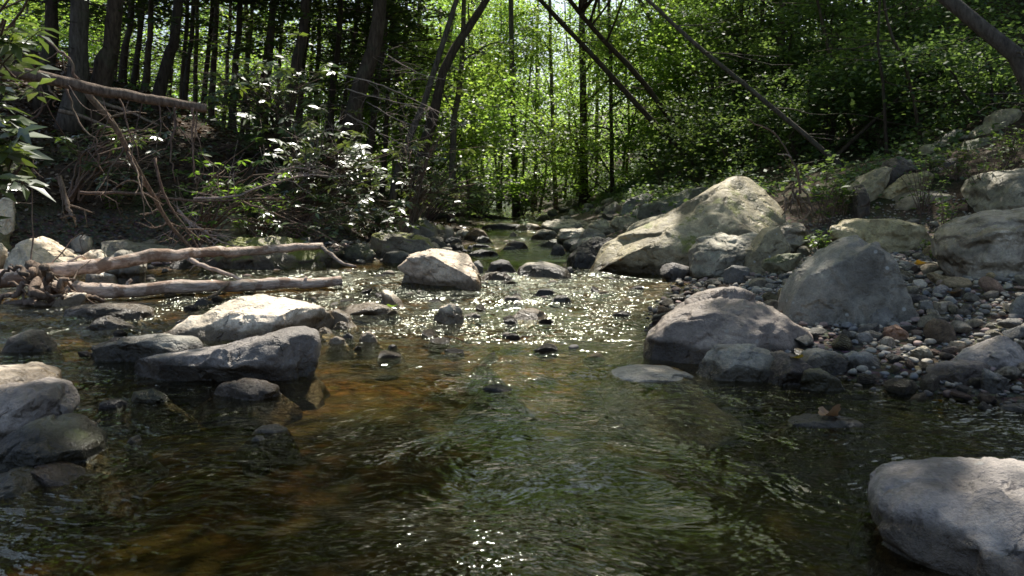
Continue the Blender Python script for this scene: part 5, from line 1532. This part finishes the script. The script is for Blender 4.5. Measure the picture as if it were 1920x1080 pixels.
dead('thin twig slanting over the striped rock', [(75, 520, 7.3), (110, 480, 7.5), (150, 440, 7.8), (150, 452, 8.0)], .008, .004, 'twig', 3, .25, 71)
for k, q in enumerate([[(640, 140, 12.4), (720, 165, 12.2), (790, 195, 12), (870, 235, 11.8)], [(650, 165, 12.6), (740, 190, 12.3), (800, 205, 12)], [(690, 190, 12.6), (760, 230, 12.3), (800, 235, 12.1)], [(650, 215, 12.4), (720, 255, 12.2), (790, 290, 12)], [(720, 100, 13), (790, 140, 12.8), (840, 150, 12.6)]]):
    dead(['topmost long dead bough sweeping down right of the slanted trunk', 'dead bough just under the topmost long one right of the slanted trunk', 'short dead bough crossing the pale leaning trunk', 'lowest dead bough between the slanted trunk and the pale leaning trunk', 'dead bough near the top between the slanted trunk and the forked trunk'][k], q, .010, .004, 'paletwig', 12, .5, 90 + k, .25, 2)
dead('bare forked stick standing up behind the huge ridged boulder', [(1500, 365, 9.2), (1496, 320, 9.2), (1478, 280, 9.2), (1442, 242, 9.2), (1400, 222, 9.2)], .016, .006, 'twig', 0, .2, 110, name='bare_stick')
t = bpy.data.objects['bare_stick']
part('twig', t, [at(1484, 296, 9.2), at(1470, 290, 9.2), at(1458, 289, 9.2)], .008, .004, 'paletwig', seed=111, n=6)
part('twig', t, [at(1441, 243, 9.2), at(1436, 235, 9.2)], .006, .004, 'twig', seed=112, n=5)
t = empty('root_clump', at(1495, 390, 8.9), 'dark clump of dead roots at the foot of the bare forked stick', 'root')
for k in range(14):
    p0 = at(rr_.uniform(1475, 1520), rr_.uniform(350, 380), 8.9)
    p1 = p0 + np.array([rr_.normal() * .15, rr_.normal() * .1, -rr_.uniform(.1, .4)])
    part('root', t, [p0, (p0 + p1) / 2 + rr_.normal(size=3) * .05, p1], .014, .006, 'root', seed=120 + k, n=8, amp=.01, seg=5)
for q, r0, lab in [([(860, 400, 24), (920, 408, 24), (985, 418, 23.5)], .09, 'dark fallen trunk across the head of the stream'), ([(985, 417, 23), (1045, 420, 23)], .05, 'thin dark log beyond the long low slab at the narrows'), ([(800, 408, 20), (850, 402, 20), (880, 400, 20.5)], .09, 'dark log on the left bank near the head of the stream'), ([(1305, 345, 19), (1335, 325, 19.3)], .06, 'short dead stump at the base of the crossing leaning trunks')]:
    P = [at(*p_) for p_ in q]
    a = Acc(); limb(a, P, r0, r0 * .7, seed=int(r0 * 1000), n=14)
    tag(link('fallen_log', a.mesh('fallen_log', BK['dark'], P[0]), None, P[0]), lab, 'log')
for px, py, Y, ln, lab in [(228, 205, 11, .9, 'sunlit bare root on the earth bank below the thick trunks'), (170, 225, 10.6, .7, 'twisted root running down the earth bank at the left')]:
    P = [at(px - 60, py - 18, Y), at(px, py, Y), at(px + 70, py + 30, Y - .3)]
    a = Acc(); limb(a, P, .03, .012, seed=px, n=12)
    tag(link('bank_root', a.mesh('bank_root', BK['root'], P[0]), None, P[0]), lab, 'root')


# ------------------------------------------------------------------ small plants on the right bank
def plant(label, px, py, hgt, n, leafL, lm='herb', seed=1, w=.35, name='leafy_plant', group=None, wid=.5, dx=0.0, Y=None):
    r = np.random.default_rng(seed)
    b = ground(px, py) if Y is None else at(px, py, Y)
    b = np.array(b)
    if Y is not None:
        b[2] = min(b[2], h1(b[0], b[1]) + .5)
    t = empty(name, b, label, 'plant', group)
    a, lf = Acc(), Acc()
    for k in range(n):
        tip = b + np.array([r.normal() * w * hgt + dx, r.normal() * w * hgt * .7, hgt * r.uniform(.6, 1.1)])
        p0 = b + r.normal(size=3) * .03
        C = wig([p0, (p0 + tip) / 2 + [0, 0, .1 * hgt], tip], 10, .006, r)
        tube(a, C, np.linspace(.005, .002, 10), 4, 0, 0, False)
        m_ = 11
        idx = r.integers(2, 10, m_)
        az = r.uniform(0, 6.283, m_)
        A = np.stack([np.cos(az), np.sin(az), r.uniform(-.3, .5, m_)], 1)
        L = leafL * r.uniform(.6, 1.2, m_)
        leaf_quads(lf, C[idx], A, unit(np.array([0, -.1, 1.0]) + r.normal(size=(m_, 3)) * .35), L, L * wid, .1)
    link('stem', a.mesh('stem', BK['twig'], b), t)
    link('foliage', lf.mesh('foliage', LM[lm], b), t)


PL = [('tall leafy plant with lime green sunlit leaves beside the bare stick', 1545, 425, .62, 9, .10, 'herb'), ('bushy low weed at the left foot of the triangular boulder', 1540, 478, .24, 14, .06, 'herb'), ('low weed growing between the flat mossy slab and the layered slab', 1505, 470, .16, 12, .05, 'herb'),
      ('weed with yellow green leaves between the long olive boulder and the weathered boulder', 1765, 440, .42, 9, .07, 'herb'), ('tall arching weeds in front of the pointed grey slab', 1730, 405, .55, 16, .05, 'shade'), ('arching weeds over the smooth green grey boulder at the right edge', 1850, 385, .70, 20, .05, 'shade'), ('thick weeds on the rubble above the pointed grey slab', 1790, 340, .40, 22, .06, 'herb'), ('dense weeds on top of the rubble at the right edge', 1890, 310, .45, 22, .06, 'herb'), ('bushy weed between the dark block and the weeds of the rubble', 1745, 330, .25, 14, .06, 'shade'),
      ('leafy plant at the upper end of the rubble under the massive trunk', 1830, 215, .7, 16, .09, 'herb'), ('leafy bush lit green beside the curving thin trunk', 1780, 170, .9, 22, .10, 'herb'), ('small plant between the upright dark slab and the tall leafy plant', 1575, 405, .35, 10, .08, 'shade'), ('weed below the groove of the long olive boulder', 1740, 480, .14, 9, .05, 'herb'), ('tuft on the gravel in front of the weathered boulder', 1755, 492, .10, 7, .04, 'herb'),
      ('small fern like plant right of the ridged boulder top', 1490, 345, .4, 12, .07, 'shade'), ('leafy sprig in the shade above the long tilted slab', 1650, 285, .5, 14, .09, 'shade'), ('dark leafy bush left of the leaning trunk base', 1480, 300, .8, 22, .10, 'shade'), ('leafy bush right of the leaning trunk base', 1640, 250, .8, 20, .10, 'shade'), ('leafy bush low on the right slope above the far slabs', 1240, 345, .8, 20, .11, 'shade'), ('bright leafy clump by the water at the far left margin', 850, 412, .5, 16, .09, 'herb'), ('leafy clump at the head of the stream by the dark fallen trunk', 905, 396, .7, 18, .12, 'herb'),
      ('broad leaved weed above the egg shaped stone', 215, 395, .3, 10, .08, 'herb'), ('lime leaved weed on top of the mossy boulder edge', 565, 452, .22, 8, .08, 'herb'), ('leafy weed behind the tall pale rock of the left bank', 470, 420, .4, 12, .09, 'herb'), ('small weed under the mossy rounded rock', 690, 450, .2, 8, .06, 'herb')]
for i, (lab, px, py, hgt, n, L, lm) in enumerate(PL):
    plant(lab, px, py, hgt, n, L, lm, seed=700 + i)

# ------------------------------------------------------------------ fallen leaves
bpy.context.view_layer.update()
_dg = bpy.context.evaluated_depsgraph_get()


def surf(px, py):
    """the first solid surface under a pixel of the photograph"""
    o, d = Vector(CAM), Vector(ray(px, py)).normalized()
    for k in range(40):
        hit, loc, nn, fi, ob, mt = scene.ray_cast(_dg, o, d)
        if not hit:
            break
        if ob.name.split('.')[0] in ('water', 'foliage', 'stem', 'crown', 'twig'):
            o = loc + d * .002
            continue
        return np.array(loc)
    return np.array(ground(px, py))


def flat_leaf(label, px, py, dz, size, mat, seed, cat='leaf', curl=.35, name='fallen_leaf', Y=None, lobes=5):
    r = np.random.default_rng(seed)
    g = surf(px, py)
    g = g + [0, 0, .012]
    n = 40
    a = np.linspace(0, 2 * math.pi, n, endpoint=False)
    rad = size * (.62 + .38 * np.abs(np.cos(a * lobes / 2)) ** .6) * (1 + .06 * r.normal(size=n))
    rings = [np.stack([np.cos(a) * rad * k, np.sin(a) * rad * k * .8, curl * size * (k ** 2) * (np.cos(a) ** 2) + .02 * size * np.cos(a * lobes)], 1) for k in (.35, .7, 1.0)]
    v = np.vstack([[[0, 0, 0]]] + rings)
    v = v @ np.array(Matrix.Rotation(r.uniform(0, 6), 3, 'Z')).T @ np.array(Matrix.Rotation(-.35, 3, 'X')).T
    t_ = [(0, 1 + i, 1 + (i + 1) % n) for i in range(n)]
    q_ = [(1 + k * n + i, 1 + (k + 1) * n + i, 1 + (k + 1) * n + (i + 1) % n, 1 + k * n + (i + 1) % n) for k in range(2) for i in range(n)]
    acc = Acc(); acc.add(v, q_, t_)
    tag(link(name, acc.mesh(name, LM[mat]), None, g), label, cat)


flat_leaf('curled brown dead leaf on the dark flat rock in the pool', 1556, 785, 0, .052, 'brownleaf', 1, curl=.8, Y=3.12, lobes=3)
flat_leaf('yellow leaf lying on the brown pitted rock', 1493, 675, 0, .035, 'yellow', 2, curl=.3, Y=3.92, lobes=1)
flat_leaf('orange yellow leaf on the gravel under the weathered boulder', 1725, 498, .05, .06, 'yellow', 3, curl=.4)
flat_leaf('yellow leaf at the waterline at the right', 1757, 757, .01, .04, 'yellow', 4, curl=.1)
flat_leaf('brown leaf among the pebbles near the purple stone', 1790, 553, .05, .05, 'brownleaf', 5)
flat_leaf('green leaf on the flat white rock in the glitter', 735, 577, .03, .04, 'herb', 6, Y=6.1)
flat_leaf('red orange leaf low on the huge ridged boulder', 1165, 491, 0, .05, 'brownleaf', 7, Y=8.25)

# ------------------------------------------------------------------ light, sky, camera
w = bpy.data.worlds.new('World')
scene.world = w
w.use_nodes = True
nt = w.node_tree
nt.nodes.clear()
sky = nt.nodes.new('ShaderNodeTexSky')
sky.sky_type = 'NISHITA'
sky.sun_disc = False
sky.sun_elevation = SUN_EL
sky.sun_rotation = SUN_AZ
sky.air_density = 1.0
sky.dust_density = 2.5
sky.ozone_density = .4
bg = nt.nodes.new('ShaderNodeBackground')
bg.inputs[1].default_value = .115
nt.links.new(sky.outputs[0], bg.inputs[0])
wo = nt.nodes.new('ShaderNodeOutputWorld')
nt.links.new(bg.outputs[0], wo.inputs[0])

sl = bpy.data.lights.new('sun', 'SUN')
sl.energy = 5.0
sl.angle = R(.53)
sl.color = (1.0, .95, .86)
so = bpy.data.objects.new('sun', sl)
COL.objects.link(so)
so.rotation_euler = Vector(-S).to_track_quat('-Z', 'Y').to_euler()
so.location = (8, 40, 40)

cam = bpy.data.cameras.new('camera')
cam.sensor_width = 36
cam.lens = 36 * FOC / 1920
cam.clip_start = .05
cam.clip_end = 600
co = bpy.data.objects.new('camera', cam)
COL.objects.link(co)
co.location = CAM
co.rotation_euler = (math.pi / 2 - PITCH, 0, 0)
scene.camera = co

scene.view_settings.view_transform = 'Standard'
scene.view_settings.look = 'None'
scene.view_settings.exposure = 0
scene.view_settings.gamma = 1
cy = scene.cycles
cy.film_exposure = 1.75
cy.pixel_filter_type = 'BLACKMAN_HARRIS'
cy.filter_width = 1.6
cy.max_bounces = 8
cy.diffuse_bounces = 4
cy.glossy_bounces = 3
cy.transmission_bounces = 4
cy.transparent_max_bounces = 8
cy.sample_clamp_indirect = 4
cy.caustics_reflective = False
cy.caustics_refractive = False
cy.use_denoising = True
cy.use_adaptive_sampling = False
cy.denoiser = 'OPENIMAGEDENOISE'
cy.denoising_input_passes = 'RGB_ALBEDO_NORMAL'
